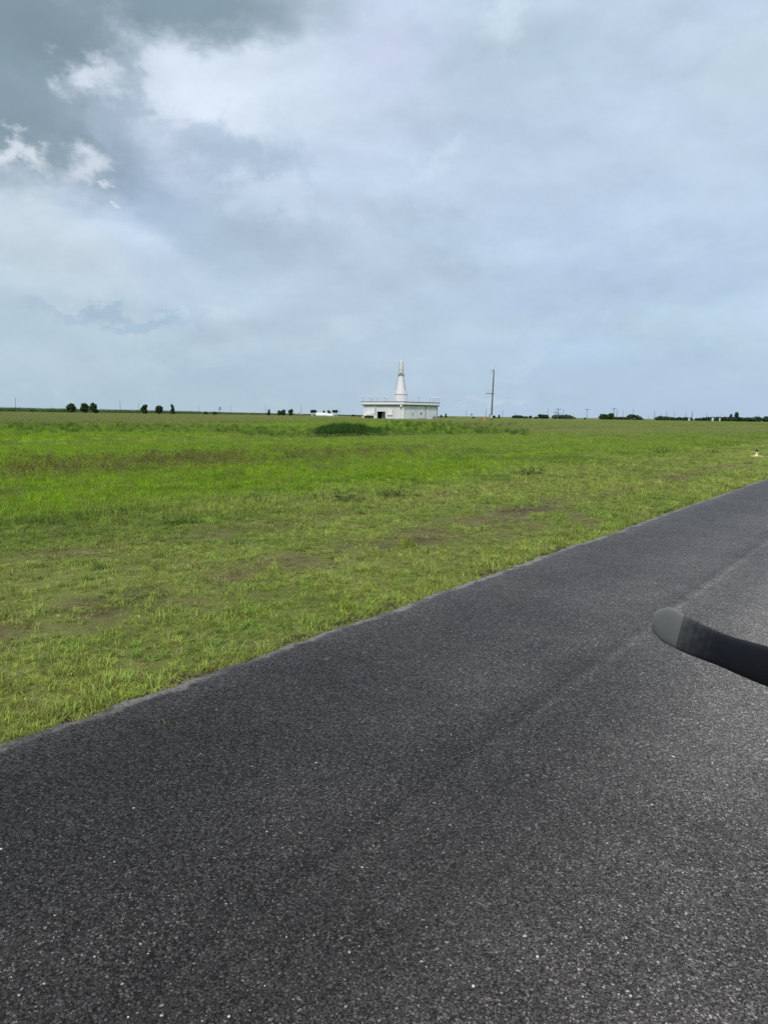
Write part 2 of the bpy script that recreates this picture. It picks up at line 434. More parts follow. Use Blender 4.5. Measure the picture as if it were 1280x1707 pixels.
# ------------------------------------------------------------------ ground sheet
def build_ground():
    angs = np.radians(np.concatenate([np.arange(-180, -46, 8.0), np.arange(-46, 46.01, 0.35), np.arange(50, 180, 8.0)]))
    rad = [0.8]
    while rad[-1] < 2600: rad.append(rad[-1] * (1.028 if rad[-1] < 120 else 1.06))
    rad = np.array(rad)
    A, Rr = np.meshgrid(angs, rad)
    X = np.sin(A) * Rr; Y = np.cos(A) * Rr
    Z = terrain(X, Y); Z = np.where(Rr > 1500, Z - (Rr - 1500) * 0.0002, Z)
    nr, na = X.shape
    co = np.stack([X, Y, Z], -1).reshape(-1, 3)
    faces = []
    for i in range(nr - 1):
        for j in range(na):
            k = (j + 1) % na
            faces.append((i * na + j, (i + 1) * na + j, (i + 1) * na + k, i * na + k))
    co = np.vstack([co, [[0, 0, float(terrain(0, 0))]]])
    for j in range(na): faces.append((len(co) - 1, j, (j + 1) % na))
    me = bpy.data.meshes.new('ground'); me.from_pydata(co.tolist(), [], faces); me.update()
    for p in me.polygons: p.use_smooth = True
    tn = tint(co[:, 0], co[:, 1])
    # thatch and soil show between the tufts of the mown verge
    dn = (1 - sst(np.hypot(co[:, 0], co[:, 1]), 14, 45))[:, None]
    th = 0.5 + 0.5 * fbm(co[:, 0] * 1.1, co[:, 1] * 1.1, 17)[:, None]
    tn = tn * (1 - dn * 0.6 * th) + np.array((0.060, 0.052, 0.026)) * dn * 0.6 * th
    at = me.attributes.new('tint', 'FLOAT_COLOR', 'POINT')
    at.data.foreach_set('color', np.concatenate([tn, np.ones((len(tn), 1))], 1).astype(np.float32).ravel())
    n, t = nt_of(co[:, 0], co[:, 1])
    bare = np.clip(1 - sst(n + 0.15 * (fbm(co[:, 0] * 2, co[:, 1] * 2, 19) - .5), 0.10, 0.30), 0, 1) + 0.75 * np.clip(np.exp(-((n - 2.1) / .45) ** 2) * sst(fbm(co[:, 0] * 1.2, co[:, 1] * 1.2, 5), .5, .65), 0, 1)
    ab = me.attributes.new('bare', 'FLOAT', 'POINT'); ab.data.foreach_set('value', np.clip(bare, 0, 1).astype(np.float32))
    mt, nt_, p = new_mat('field_turf'); nn, ll = nt_.nodes.new, nt_.links.new
    a = nn('ShaderNodeAttribute'); a.attribute_name = 'tint'
    ba = nn('ShaderNodeAttribute'); ba.attribute_name = 'bare'
    g = nn('ShaderNodeNewGeometry')
    cols = []
    for s, d in ((0.8, 4), (7.0, 6), (60.0, 4)):
        z = nn('ShaderNodeTexNoise'); z.inputs['Scale'].default_value = s; z.inputs['Detail'].default_value = d
        z.inputs['Roughness'].default_value = 0.65; ll(g.outputs['Position'], z.inputs[0]); cols.append(z.outputs[0])
    s1 = nn('ShaderNodeMath'); s1.operation = 'ADD'; ll(cols[0], s1.inputs[0]); ll(cols[1], s1.inputs[1])
    s2 = nn('ShaderNodeMath'); s2.operation = 'ADD'; ll(s1.outputs[0], s2.inputs[0]); ll(cols[2], s2.inputs[1])
    mr = nn('ShaderNodeMapRange'); ll(s2.outputs[0], mr.inputs[0]); mr.inputs[1].default_value = 1.1; mr.inputs[2].default_value = 1.9
    mr.inputs[3].default_value = 0.62; mr.inputs[4].default_value = 1.15
    vm = nn('ShaderNodeVectorMath'); vm.operation = 'SCALE'; ll(a.outputs['Color'], vm.inputs[0]); ll(mr.outputs[0], vm.inputs['Scale'])
    soil = nn('ShaderNodeVectorMath'); soil.operation = 'SCALE'; soil.inputs[0].default_value = (0.050, 0.038, 0.026); ll(mr.outputs[0], soil.inputs['Scale'])
    mx = nn('ShaderNodeMix'); mx.data_type = 'RGBA'; ll(ba.outputs['Fac'], mx.inputs[0]); ll(vm.outputs[0], mx.inputs[6]); ll(soil.outputs[0], mx.inputs[7])
    ll(mx.outputs[2], p.inputs['Base Color']); p.inputs['Roughness'].default_value = 0.9; p.inputs['Specular IOR Level'].default_value = 0.15
    b = nn('ShaderNodeBump'); b.inputs['Strength'].default_value = 0.8; b.inputs['Distance'].default_value = 0.05
    ll(s2.outputs[0], b.inputs['Height']); ll(b.outputs[0], p.inputs['Normal'])
    tag(link('ground', me, mt), kind='structure')


build_ground()


# ------------------------------------------------------------------ taxiway
def edge_n(t):
    """wandering line of the pavement edge"""
    t = np.asarray(t, float)
    return 0.03 * (vnoise(t * 0.5, t * 0, 3) - 0.5) + 0.03 * (vnoise(t * 1.9, t * 0, 5) - 0.5) + 0.05 * (vnoise(t * 6.1, t * 0, 8) - 0.5) + 0.03 * (vnoise(t * 17, t * 0, 9) - .5)


def asphalt_mat(name):
    mt, t, p = new_mat(name); n, l = t.nodes.new, t.links.new
    g = n('ShaderNodeNewGeometry'); pos = g.outputs['Position']

    def dotn(vecv):
        d = n('ShaderNodeVectorMath'); d.operation = 'DOT_PRODUCT'; l(pos, d.inputs[0]); d.inputs[1].default_value = vecv; return d.outputs['Value']

    def M(op, a, b=None, c=None):
        q = n('ShaderNodeMath'); q.operation = op
        for i, v in enumerate((a, b, c)):
            if v is None: continue
            if isinstance(v, (int, float)): q.inputs[i].default_value = v
            else: l(v, q.inputs[i])
        return q.outputs[0]

    def rng_(v, a, b, o0, o1, sm=True):
        q = n('ShaderNodeMapRange'); q.interpolation_type = 'SMOOTHSTEP' if sm else 'LINEAR'; l(v, q.inputs[0])
        for i, k in enumerate((a, b, o0, o1)): q.inputs[i + 1].default_value = k
        return q.outputs[0]

    def noise(s, d=4, r=0.6):
        z = n('ShaderNodeTexNoise'); z.inputs['Scale'].default_value = s; z.inputs['Detail'].default_value = d; z.inputs['Roughness'].default_value = r
        l(pos, z.inputs[0]); return z.outputs[0]
    # perpendicular coordinate: negative on the pavement, away from its left edge
    nn_ = M('SUBTRACT', dotn((LEFT[0], LEFT[1], 0)), float(P0 @ LEFT))
    tt_ = M('SUBTRACT', dotn((HEAD[0], HEAD[1], 0)), float(P0 @ HEAD))
    big = noise(0.55, 4); med = noise(3.5, 5); fin = noise(260, 3, 0.7)

    def vor(scale, feat):
        v = n('ShaderNodeTexVoronoi'); v.feature = feat; v.inputs['Scale'].default_value = scale; v.inputs['Randomness'].default_value = 1.0
        l(pos, v.inputs['Vector']); return v
    va = vor(82, 'F1'); ve = vor(82, 'DISTANCE_TO_EDGE'); vb = vor(200, 'F1')
    hs = n('ShaderNodeSeparateColor'); l(va.outputs['Color'], hs.inputs[0])
    h2 = n('ShaderNodeSeparateColor'); l(vb.outputs['Color'], h2.inputs[0])
    # each stone has its own grey; a few are pale; the binder between them is black
    st = M('POWER', hs.outputs[0], 2.2); pale = rng_(hs.outputs[1], 0.955, 0.985, 0, 1)
    stone = M('ADD', M('MULTIPLY_ADD', st, 0.085, 0.020), M('MULTIPLY', pale, 0.12))
    sand = M('MULTIPLY_ADD', M('POWER', h2.outputs[0], 3.0), 0.06, 0.009)
    edge = rng_(ve.outputs['Distance'], 0.03, 0.22, 0, 1)
    proud = rng_(hs.outputs[2], 0.30, 0.42, 0, 1)
    k = M('MULTIPLY', edge, proud)
    v = M('ADD', M('MULTIPLY', stone, k), M('MULTIPLY', sand, M('SUBTRACT', 1.0, k)))
    v = M('MULTIPLY', v, rng_(fin, 0.3, 0.7, 0.75, 1.25))
    # wheel-polished lane, paving joint and blotches across the width
    wob = M('MULTIPLY_ADD', M('SUBTRACT', big, 0.5), 0.9, nn_)
    lane = M('MULTIPLY', rng_(wob, -2.25, -3.5, 0, 1), rng_(wob, -5.4, -4.2, 0, 1))
    wo2 = M('MULTIPLY_ADD', M('SUBTRACT', big, 0.5), 0.35, nn_)
    lane2 = M('MULTIPLY', rng_(wo2, -0.9, -1.75, 0, 1), rng_(wo2, -2.25, -1.80, 0, 1))
    dark2 = M('MULTIPLY', rng_(wo2, -1.95, -2.3, 0, 1), rng_(wo2, -3.0, -2.3, 0, 1))
    wj = M('MULTIPLY_ADD', M('SUBTRACT', med, 0.5), 0.10, nn_)
    joint = M('MULTIPLY', rng_(M('ABSOLUTE', M('ADD', wj, 2.12)), 0.075, 0.02, 0, 1), M('MULTIPLY', rng_(med, 0.38, 0.6, 0.1, 1), rng_(tt_, -2.6, 0.6, 0.12, 1)))
    beyondj = rng_(nn_, -2.08, -2.16, 0, 1)  # paler past the joint; part of this tone is painted grazing sheen
    f = M('ADD', M('MULTIPLY_ADD', lane, 1.10, 0.60), M('ADD', M('MULTIPLY', joint, 0.36), M('MULTIPLY_ADD', lane2, 0.26, M('MULTIPLY_ADD', beyondj, 0.55, M('MULTIPLY', dark2, -0.24)))))
    f = M('MULTIPLY', f, rng_(big, 0.3, 0.7, 0.78, 1.18)); f = M('MULTIPLY', f, rng_(med, 0.3, 0.7, 0.88, 1.1))
    f = M('MULTIPLY', f, rng_(M('MULTIPLY_ADD', M('SUBTRACT', big, 0.5), 3.0, tt_), -4.2, 3.0, 0.72, 2.3))   # albedo raised further on, standing in for grazing sheen
    v = M('MULTIPLY', v, f)
    v = M('MULTIPLY_ADD', rng_(noise(5.5, 3), 0.705, 0.76, 0, 1), 0.06, v)   # dusty scuffs
    cc = n('ShaderNodeCombineColor')
    # bleached, crumbling margin
    ea = n('ShaderNodeAttribute'); ea.attribute_name = 'edge_distance'
    wd = noise(1.3, 3); ed = M('ADD', ea.outputs['Fac'], M('MULTIPLY_ADD', M('SUBTRACT', wd, 0.5), -0.22, M('MULTIPLY', M('SUBTRACT', noise(14, 4), 0.5), 0.10)))
    mg = M('MULTIPLY', rng_(ed, 0.125, 0.06, 0, 1), M('MULTIPLY', rng_(noise(30, 4), 0.35, 0.55, 0.35, 1), rng_(noise(2.4, 3), 0.38, 0.56, 0.30, 1)))
    v = M('ADD', v, M('MULTIPLY', mg, rng_(fin, 0.3, 0.7, 0.07, 0.17)))
    for i, sc_ in enumerate((1.05, 1.01, 0.965)): l(M('MULTIPLY', v, sc_), cc.inputs[i])
    l(cc.outputs[0], p.inputs['Base Color'])
    l(rng_(k, 0, 1, 0.8, 0.36, False), p.inputs['Roughness'])
    l(rng_(k, 0, 1, 0.15, 0.48, False), p.inputs['Specular IOR Level'])
    p.inputs['Sheen Weight'].default_value = 0.10; p.inputs['Sheen Roughness'].default_value = 0.2; p.inputs['Sheen Tint'].default_value = (1.0, 0.98, 0.96, 1)
    hgt = M('ADD', M('MULTIPLY', k, M('MULTIPLY_ADD', hs.outputs[1], 0.6, 0.5)), M('MULTIPLY', M('SUBTRACT', 1.0, vb.outputs['Distance']), 0.35))
    b = n('ShaderNodeBump'); b.inputs['Strength'].default_value = 0.5; b.inputs['Distance'].default_value = 0.005
    l(hgt, b.inputs['Height']); l(b.outputs[0], p.inputs['Normal'])
    return mt


ts = np.concatenate([np.arange(-14, 40, 0.03), np.arange(40, 160, 0.5), np.arange(160, 1200, 20.0)])
en = edge_n(ts)
M_ASPH = asphalt_mat('asphalt')


def build_road():
    offs = [0.02, 0.0, -0.05, -0.12, -0.22, -0.40, -1.0, -17.0]; drop = [-0.045, 0.0, 0.006, 0.008, 0.006, 0.003, 0.0, 0.0]
    co, faces, dist = [], [], []
    k = len(offs)
    for i, t in enumerate(ts):
        for o_, dz_ in zip(offs, drop):
            w_ = max(0.0, 1 + o_ / 0.6) if o_ <= 0 else 1.0
            x, y = xy_of(en[i] * w_ + o_, t); co.append((x, y, dz_)); dist.append(-o_)
    for i in range(len(ts) - 1):
        for j in range(k - 1):
            a = i * k + j; faces.append((a, a + 1, a + k + 1, a + k))
    me = bpy.data.meshes.new('road'); me.from_pydata(co, [], faces); me.update()
    at = me.attributes.new('edge_distance', 'FLOAT', 'POINT'); at.data.foreach_set('value', np.array(dist, np.float32))
    if me.polygons[5].normal.z < 0: me.flip_normals()
    tag(link('road', me, M_ASPH), kind='structure')


build_road()

# ------------------------------------------------------------------ grass (scattered tufts)
M_BLADE = leaf_mat('grass_blades', trans=0.4, var=0.32)
M_STRAW = leaf_mat('straw_blades', color=(0.32, 0.27, 0.13), trans=0.3)
M_SEED = leaf_mat('seed_heads', color=(0.245, 0.265, 0.105), trans=0.2)
M_SEED2 = leaf_mat('brown_seed_heads', color=(0.165, 0.135, 0.055), trans=0.2)
M_WEED = leaf_mat('dark_weed_leaves', color=(0.035, 0.075, 0.014), trans=0.3)
M_PALE = plain('pale_stone', (0.34, 0.33, 0.31), 0.7, 0.3, 30)
LIB = bpy.data.collections.new('tuft_library')     # prototypes only; never linked to the scene


def blades(co, fa, n, rad, h0, h1, wid, lean, flat=0.0, seed=0, segs=2):
    r_ = random.Random(seed)
    for _ in range(n):
        a = r_.uniform(0, 6.283); q = rad * math.sqrt(r_.random()); bx, by = q * math.cos(a), q * math.sin(a)
        d = r_.uniform(0, 6.283); hgt = r_.uniform(h0, h1); ln = r_.uniform(0.2, 1.0) * lean
        w = wid * r_.uniform(0.6, 1.2); px_, py_ = -math.sin(d) * w / 2, math.cos(d) * w / 2
        base = len(co)
        for s in range(segs + 1):
            u = s / segs; out = ln * u * u * hgt + flat * hgt * u; z = hgt * u * (1 - 0.35 * ln * u) * (1 - flat * 0.8) - 0.008
            x = bx + math.cos(d) * out; y = by + math.sin(d) * out
            if s < segs:
                k = 1 - 0.45 * u
                co.append((x - px_ * k, y - py_ * k, z)); co.append((x + px_ * k, y + py_ * k, z))
            else: co.append((x, y, z))
        for s in range(segs - 1):
            i = base + 2 * s; fa.append((i, i + 1, i + 3, i + 2))
        i = base + 2 * (segs - 1); fa.append((i, i + 1, i + 2))


def heads(co, fa, n, rad, h0, h1, sz, seed):
    r_ = random.Random(seed)
    for _ in range(n):
        a = r_.uniform(0, 6.283); q = rad * r_.random(); hgt = r_.uniform(h0, h1)
        x = q * math.cos(a) * 1.4; y = q * math.sin(a) * 1.4
        for d in (0, 1.57):
            b = len(co); dx, dy = math.cos(d + a) * sz / 2, math.sin(d + a) * sz / 2
            co += [(x - dx * .2, y - dy * .2, hgt - sz * 5), (x + dx, y + dy, hgt - sz * 2), (x + dx * .2, y, hgt), (x - dx, y - dy, hgt - sz * 2)]
            fa.append((b, b + 1, b + 2, b + 3))
            b = len(co); co += [(x * .7 - 0.002, y * .7, 0), (x * .7 + 0.002, y * .7, 0), (x, y, hgt - sz * 5)]; fa.append((b, b + 1, b + 2))


def proto(name, parts, coll):
    """parts: list of (builder output co, faces, material)"""
    co, fa, mi, mats = [], [], [], []
    for c, f_, mat in parts:
        b = len(co); co += c; fa += [tuple(i + b for i in q) for q in f_]
        if mat not in mats: mats.append(mat)
        mi += [mats.index(mat)] * len(f_)
    me = bpy.data.meshes.new(name); me.from_pydata(co, [], fa); me.update()
    for mt in mats: me.materials.append(mt)
    me.polygons.foreach_set('material_index', mi)
    o = bpy.data.objects.new(name, me); coll.objects.link(o); return o


def mk(fn, *a, **k):
    co, fa = [], []; fn(co, fa, *a, **k); return co, fa


def scatter(name, protos, P, scale, tn, label, cat, idx=None):
    coll = bpy.data.collections.new(name + '_protos')
    for i, parts in enumerate(protos): proto('%s_tuft_%02d' % (name, i), parts, coll)
    n = len(P)
    me = bpy.data.meshes.new(name); me.vertices.add(n); me.vertices.foreach_set('co', P.astype(np.float32).ravel())
    rot = np.stack([rng.normal(0, 0.12, n), rng.normal(0, 0.12, n), rng.uniform(0, 6.283, n)], -1)
    for an, ty, v, key in (('rot', 'FLOAT_VECTOR', rot, 'vector'), ('scl', 'FLOAT', scale, 'value'), ('tint', 'FLOAT_COLOR', np.concatenate([tn, np.ones((n, 1))], 1), 'color')):
        a = me.attributes.new(an, ty, 'POINT'); a.data.foreach_set(key, v.astype(np.float32).ravel())
    a = me.attributes.new('pick', 'INT', 'POINT'); a.data.foreach_set('value', (rng.integers(0, len(protos), n) if idx is None else idx).astype(np.int32))
    o = bpy.data.objects.new(name, me); COL.objects.link(o)
    g = bpy.data.node_groups.new(name + '_scatter', 'GeometryNodeTree')
    g.interface.new_socket('Geometry', in_out='INPUT', socket_type='NodeSocketGeometry')
    g.interface.new_socket('Geometry', in_out='OUTPUT', socket_type='NodeSocketGeometry')
    gi = g.nodes.new('NodeGroupInput'); go = g.nodes.new('NodeGroupOutput')
    ci = g.nodes.new('GeometryNodeCollectionInfo'); ci.inputs['Collection'].default_value = coll
    ci.inputs['Separate Children'].default_value = True; ci.inputs['Reset Children'].default_value = True
    ip = g.nodes.new('GeometryNodeInstanceOnPoints'); ip.inputs['Pick Instance'].default_value = True

    def na(nm, dt):
        q = g.nodes.new('GeometryNodeInputNamedAttribute'); q.data_type = dt; q.inputs['Name'].default_value = nm; return q.outputs[0]
    e2r = g.nodes.new('FunctionNodeEulerToRotation'); g.links.new(na('rot', 'FLOAT_VECTOR'), e2r.inputs[0])
    g.links.new(gi.outputs[0], ip.inputs['Points']); g.links.new(ci.outputs[0], ip.inputs['Instance'])
    g.links.new(na('pick', 'INT'), ip.inputs['Instance Index']); g.links.new(e2r.outputs[0], ip.inputs['Rotation'])
    g.links.new(na('scl', 'FLOAT'), ip.inputs['Scale']); g.links.new(ip.outputs[0], go.inputs[0])
    md = o.modifiers.new('scatter', 'NODES'); md.node_group = g
    return tag(o, label, cat, kind='stuff')


def field_points(count, d0, d1, power, seed, amax=38.0, nmin=0.03):
    """points in the wedge of field that can be seen, thinning out with distance"""
    r_ = np.random.default_rng(seed)
    u = r_.random(count); q = 2.0 - power
    d = (d0 ** q + u * (d1 ** q - d0 ** q)) ** (1 / q)
    a = np.radians(r_.uniform(-amax, amax, count))
    x = d * np.sin(a); y = d * np.cos(a); n, t = nt_of(x, y)
    k = n > nmin + edge_n(t)
    return x[k], y[k], n[k], t[k], d[k]


def jit(c, amt=0.18):
    return c * (1 + rng.normal(0, amt, (len(c), 1))) * (1 + rng.normal(0, 0.06, c.shape))


def grow(name, protos, pts, scale, label, cat='grass', mul=1.0, sink=0.0, idx=None, amt=.18):
    x, y = pts
    P = np.stack([x, y, terrain(x, y) - sink], -1)
    c = np.clip(jit(tint(x, y), amt) * mul, 0.005, 1)
    return scatter(name, protos, P, scale, c, label, cat, idx)


# 1. mown turf near the pavement
short = [[(*mk(blades, 26, 0.07, 0.025, 0.06, 0.0055, 0.9, 0.15, seed=s), M_BLADE)] for s in (1, 2, 3)]
short += [[(*mk(blades, 22, 0.07, 0.02, 0.05, 0.006, 1.0, 0.5, seed=5), M_BLADE), (*mk(blades, 9, 0.08, 0.03, 0.07, 0.004, 1.0, 0.75, seed=6), M_STRAW)]]
short += [[(*mk(blades, 10, 0.05, 0.05, 0.11, 0.007, 0.8, 0.1, seed=8), M_BLADE)]]
x, y, n, t, d = field_points(210000, 2.8, 85, 1.2, 21)
cov = fbm(x * 1.7, y * 1.7, 31) * .5 + fbm(x * .45, y * .45, 23) * .5
worn = np.clip(np.exp(-((n - 2.1) / 0.45) ** 2) * sst(cov, .42, .55) + 0.8 * sst(cov, .54, .66) * (1 - sst(n, 6, 11)), 0, 1)
gap = fbm(x * 5.5, y * 5.5, 88, 3)
keep = (rng.random(len(x)) < (1 - 0.55 * worn) * (0.35 + 0.65 * sst(gap, .33, .52))) & (n < 16 + 8 * rng.random(len(x))) & (n > 0.02 + 0.13 * rng.random(len(x)) + 0.08 * sst(vnoise(t * 1.7, t * 0, 90), .5, .8))
x, y, n, d, worn, gap = x[keep], y[keep], n[keep], d[keep], worn[keep], gap[keep]
idx = rng.integers(0, 5, len(x)); dryp = rng.random(len(x)) < worn * 0.8; idx[dryp] = 3; idx[(~dryp) & (idx == 3) & (rng.random(len(x)) < .6)] = 0
pick_scale = (0.65 + 0.45 * rng.random(len(x)) + 0.5 * sst(gap, .5, .72)) * (0.8 + 0.9 * sst(d, 5, 25)) * (1 + 0.5 * np.exp(-(n / 0.35) ** 2)) * (1 - .35 * worn)
grow('grass', short, (x, y), pick_scale, 'short mown turf covering the verge beside the asphalt', idx=idx, amt=.26)

# coarse tussocks that break up the verge
coarse = [[(*mk(blades, 18, 0.05, 0.06, 0.14, 0.0095, 1.2, 0.25, seed=s), M_BLADE)] for s in (111, 112, 113)]
coarse += [[(*mk(blades, 14, 0.06, 0.03, 0.08, 0.016, 1.0, 0.55, seed=114, segs=3), M_BLADE)], [(*mk(blades, 16, 0.07, 0.05, 0.12, 0.007, 1.0, 0.8, seed=115), M_STRAW)]]
x, y, n, t, d = field_points(30000, 2.8, 32, 1.25, 121)
cl = fbm(x * 2.6, y * 2.6, 131, 3) + 0.25 * np.exp(-(n / .5) ** 2)
keep = (cl + .16 * rng.random(len(x)) > .60) & (n < 12)
x, y, d = x[keep], y[keep], d[keep]
hue = vnoise(x * 1.4, y * 1.4, 141)[:, None]
cc_ = tint(x, y) * (np.array((.62, .85, .7)) * (1 - hue) + np.array((1.18, 1.15, .8)) * hue)
scatter('tussock_grass', coarse, np.stack([x, y, terrain(x, y)], -1), (0.36 + 0.36 * rng.random(len(x))) * (1 + .7 * sst(d, 6, 28)), np.clip(jit(cc_, .2), .005, 1), 'coarse tussocks of darker and yellower grass in the verge', 'grass')

# 2. uncut fringe hanging over the pavement edge
tt = rng.uniform(-6, 45, 5200); nn0 = rng.exponential(0.12, 5200) - 0.005
creep = sst(vnoise(tt * 0.9, tt * 0, 67), .55, .8); nn0 = nn0 - 0.10 * creep * rng.random(len(tt))
kp = vnoise(tt * 1.3, tt * 0, 66) + rng.random(len(tt)) * .5 > 0.62
tt, nn0 = tt[kp], nn0[kp]; x, y = xy_of(nn0 + edge_n(tt), tt)
fringe = [[(*mk(blades, 16, 0.05, 0.05, 0.13, 0.006, 1.2, 0.25, seed=s), M_BLADE)] for s in (11, 12, 13)]
fringe += [[(*mk(blades, 12, 0.06, 0.05, 0.12, 0.005, 1.2, 0.6, seed=14), M_STRAW)]]
grow('fringe_grass', fringe, (x, y), 0.42 + 0.42 * rng.random(len(x)), 'longer uncut grass fringe along the pavement edge')

# 3. longer green grass in the middle field
mid = [[(*mk(blades, 34, 0.18, 0.09, 0.22, 0.010, 0.9, 0.05, seed=s), M_BLADE)] for s in (31, 32, 33)]
mid += [[(*mk(blades, 24, 0.18, 0.09, 0.2, 0.010, 0.9, 0.1, seed=34), M_BLADE), (*mk(heads, 5, 0.16, 0.2, 0.3, 0.012, 35), M_SEED)]]
x, y, n, t, d = field_points(120000, 8, 170, 1.25, 41, nmin=4.0)
b, lim = beyond(x, y)
keep = rng.random(len(x)) < sst(n + 4 * (fbm(x * .2, y * .2, 71) - .5), 5, 11) * (1 - 0.9 * b)
x, y, d = x[keep], y[keep], d[keep]
grow('meadow_grass', mid, (x, y), (0.7 + 0.5 * rng.random(len(x))) * (0.85 + 0.6 * sst(d, 15, 70)), 'bright green knee-low meadow grass in the middle of the field')

# 4. rank grass with seed heads past the ditch
tall = [[(*mk(blades, 44, 0.35, 0.25, 0.48, 0.022, 0.8, 0.02, seed=s), M_BLADE), (*mk(heads, 12, 0.35, 0.38, 0.56, 0.020, s + 9), M_SEED)] for s in (51, 52, 53)]
x, y, n, t, d = field_points(110000, 38, 420, 1.3, 61, amax=34)
b, lim = beyond(x, y)
keep = rng.random(len(x)) < b
x, y, d = x[keep], y[keep], d[keep]
grow('rank_grass', tall, (x, y), (0.65 + 0.35 * rng.random(len(x))), 'olive tall seeding grass covering the far field')

# 5. brown weedy belt
weedy = [[(*mk(blades, 16, 0.2, 0.12, 0.3, 0.012, 0.6, 0.02, seed=s), M_BLADE), (*mk(heads, 12, 0.2, 0.22, 0.38, 0.018, s + 3), M_SEED2)] for s in (71, 72)]
nb_ = 2500
tt = rng.uniform(-30, 34, nb_); nn0 = 17.5 + rng.normal(0, 2.3, nb_)
x, y = xy_of(nn0, tt)
keep = (fbm(x * .45, y * .45, 23) + 0.25 * rng.random(nb_) > 0.50) & (rng.random(nb_) > sst(tt, 14, 34))
x, y = x[keep], y[keep]
P = np.stack([x, y, terrain(x, y)], -1)
scatter('dry_weeds', weedy, P, 0.6 + 0.5 * rng.random(len(x)), jit(np.broadcast_to(C_BROWN * 0.9, (len(x), 3)).copy()), 'belt of brown seeding weeds across the green field', 'weeds')

# 6. reeds in the ditch: the dense dark clump left of the white building, lower growth along the rest
reedp = [[(*mk(blades, 46, 0.4, 0.7, 1.25, 0.035, 0.7, 0.0, seed=s, segs=3), M_BLADE)] for s in (81, 82, 83)]


def ditch_pts(px0, px1, cnt, py0, py1, sd_):
    r_ = np.random.default_rng(sd_); px = r_.uniform(px0, px1, cnt); py = py0 + (py1 - py0) * r_.random(cnt)
    g_ = np.array([gnd(a, b_) for a, b_ in zip(px, py)]); return g_[:, 0], g_[:, 1]


x1, y1 = ditch_pts(512, 650, 900, 720, 728, 3); ex_ = fbm(x1 * .3, y1 * .3, 4)
pxr = np.array([W / 2 + F * ((np.array([a, b, 0]) - CAM) @ rgt) / ((np.array([a, b, 0]) - CAM) @ fwd) for a, b in zip(x1, y1)])
s1_ = (0.45 + 0.6 * rng.random(len(x1))) * (0.55 + 0.8 * ex_) * np.interp(pxr, [520, 545, 565, 600, 612, 645], [.35, .85, 1.05, 0.95, 0.75, .35])
P = np.stack([x1, y1, terrain(x1, y1)], -1)
scatter('reeds', reedp, P, s1_, jit(np.broadcast_to(np.array((0.035, 0.085, 0.014)), (len(x1), 3)).copy(), .25), 'dense dark green reed clump in the ditch in front of the white building', 'reeds')
x2 = np.concatenate([ditch_pts(620, 880, 420, 718, 728, 5)[0], ditch_pts(-200, 530, 620, 717, 726, 6)[0], ditch_pts(640, 860, 190, 711, 719, 8)[0]])
y2 = np.concatenate([ditch_pts(620, 880, 420, 718, 728, 5)[1], ditch_pts(-200, 530, 620, 717, 726, 6)[1], ditch_pts(640, 860, 190, 711, 719, 8)[1]])
k = fbm(x2 * .12, y2 * .12, 44) + 0.15 * rng.random(len(x2)) > 0.52; x2, y2 = x2[k], y2[k]
P = np.stack([x2, y2, terrain(x2, y2)], -1)
scatter('ditch_growth', reedp, P, (0.24 + 0.26 * rng.random(len(x2))) * np.where(x2 > -2.0, 1.5, 1.0), jit(np.broadcast_to(np.array((0.085, 0.165, 0.026)), (len(x2), 3)).copy(), .3), 'patchy low rushes along the ditch line', 'rushes')

# 7. far cane field rising over the horizon at the left
cane_p = [[(*mk(blades, 40, 1.6, 1.8, 3.0, 0.16, 0.5, 0.0, seed=s), M_BLADE)] for s in (91, 92)]
cx_, cy_ = [], []
pp = rng.uniform(-150, 760, 5200); dep = 430 + 260 * rng.random(len(pp)) ** 1.3
for a, Y in zip(pp, dep):
    g_ = at_depth(a, horizon(a), Y); cx_.append(g_[0]); cy_.append(g_[1])
cx_, cy_ = np.array(cx_), np.array(cy_)
P = np.stack([cx_, cy_, terrain(cx_, cy_)], -1)
hs_ = np.interp(pp, [-150, 0, 240, 420, 640, 760], [1.1, 1.05, 0.85, 0.6, 0.3, 0.2]) * (0.85 + 0.25 * rng.random(len(pp)))
scatter('cane_field', cane_p, P, hs_, jit(np.broadcast_to(np.array((0.085, 0.138, 0.058)), (len(pp), 3)).copy(), .15), 'distant band of tall green crop along the left horizon', 'crop field')

# 8. loose pale chips on the pavement
def chip(seed):
    r_ = random.Random(seed); bm = bmesh.new(); bmesh.ops.create_icosphere(bm, subdivisions=1, radius=1)
    for v in bm.verts: v.co = Vector((v.co.x * r_.uniform(.7, 1.2), v.co.y * r_.uniform(.5, 1.0), v.co.z * r_.uniform(.35, .6)))
    co = [tuple(v.co) for v in bm.verts]; bm.verts.index_update(); fa = [tuple(v.index for v in f_.verts) for f_ in bm.faces]; bm.free(); return co, fa


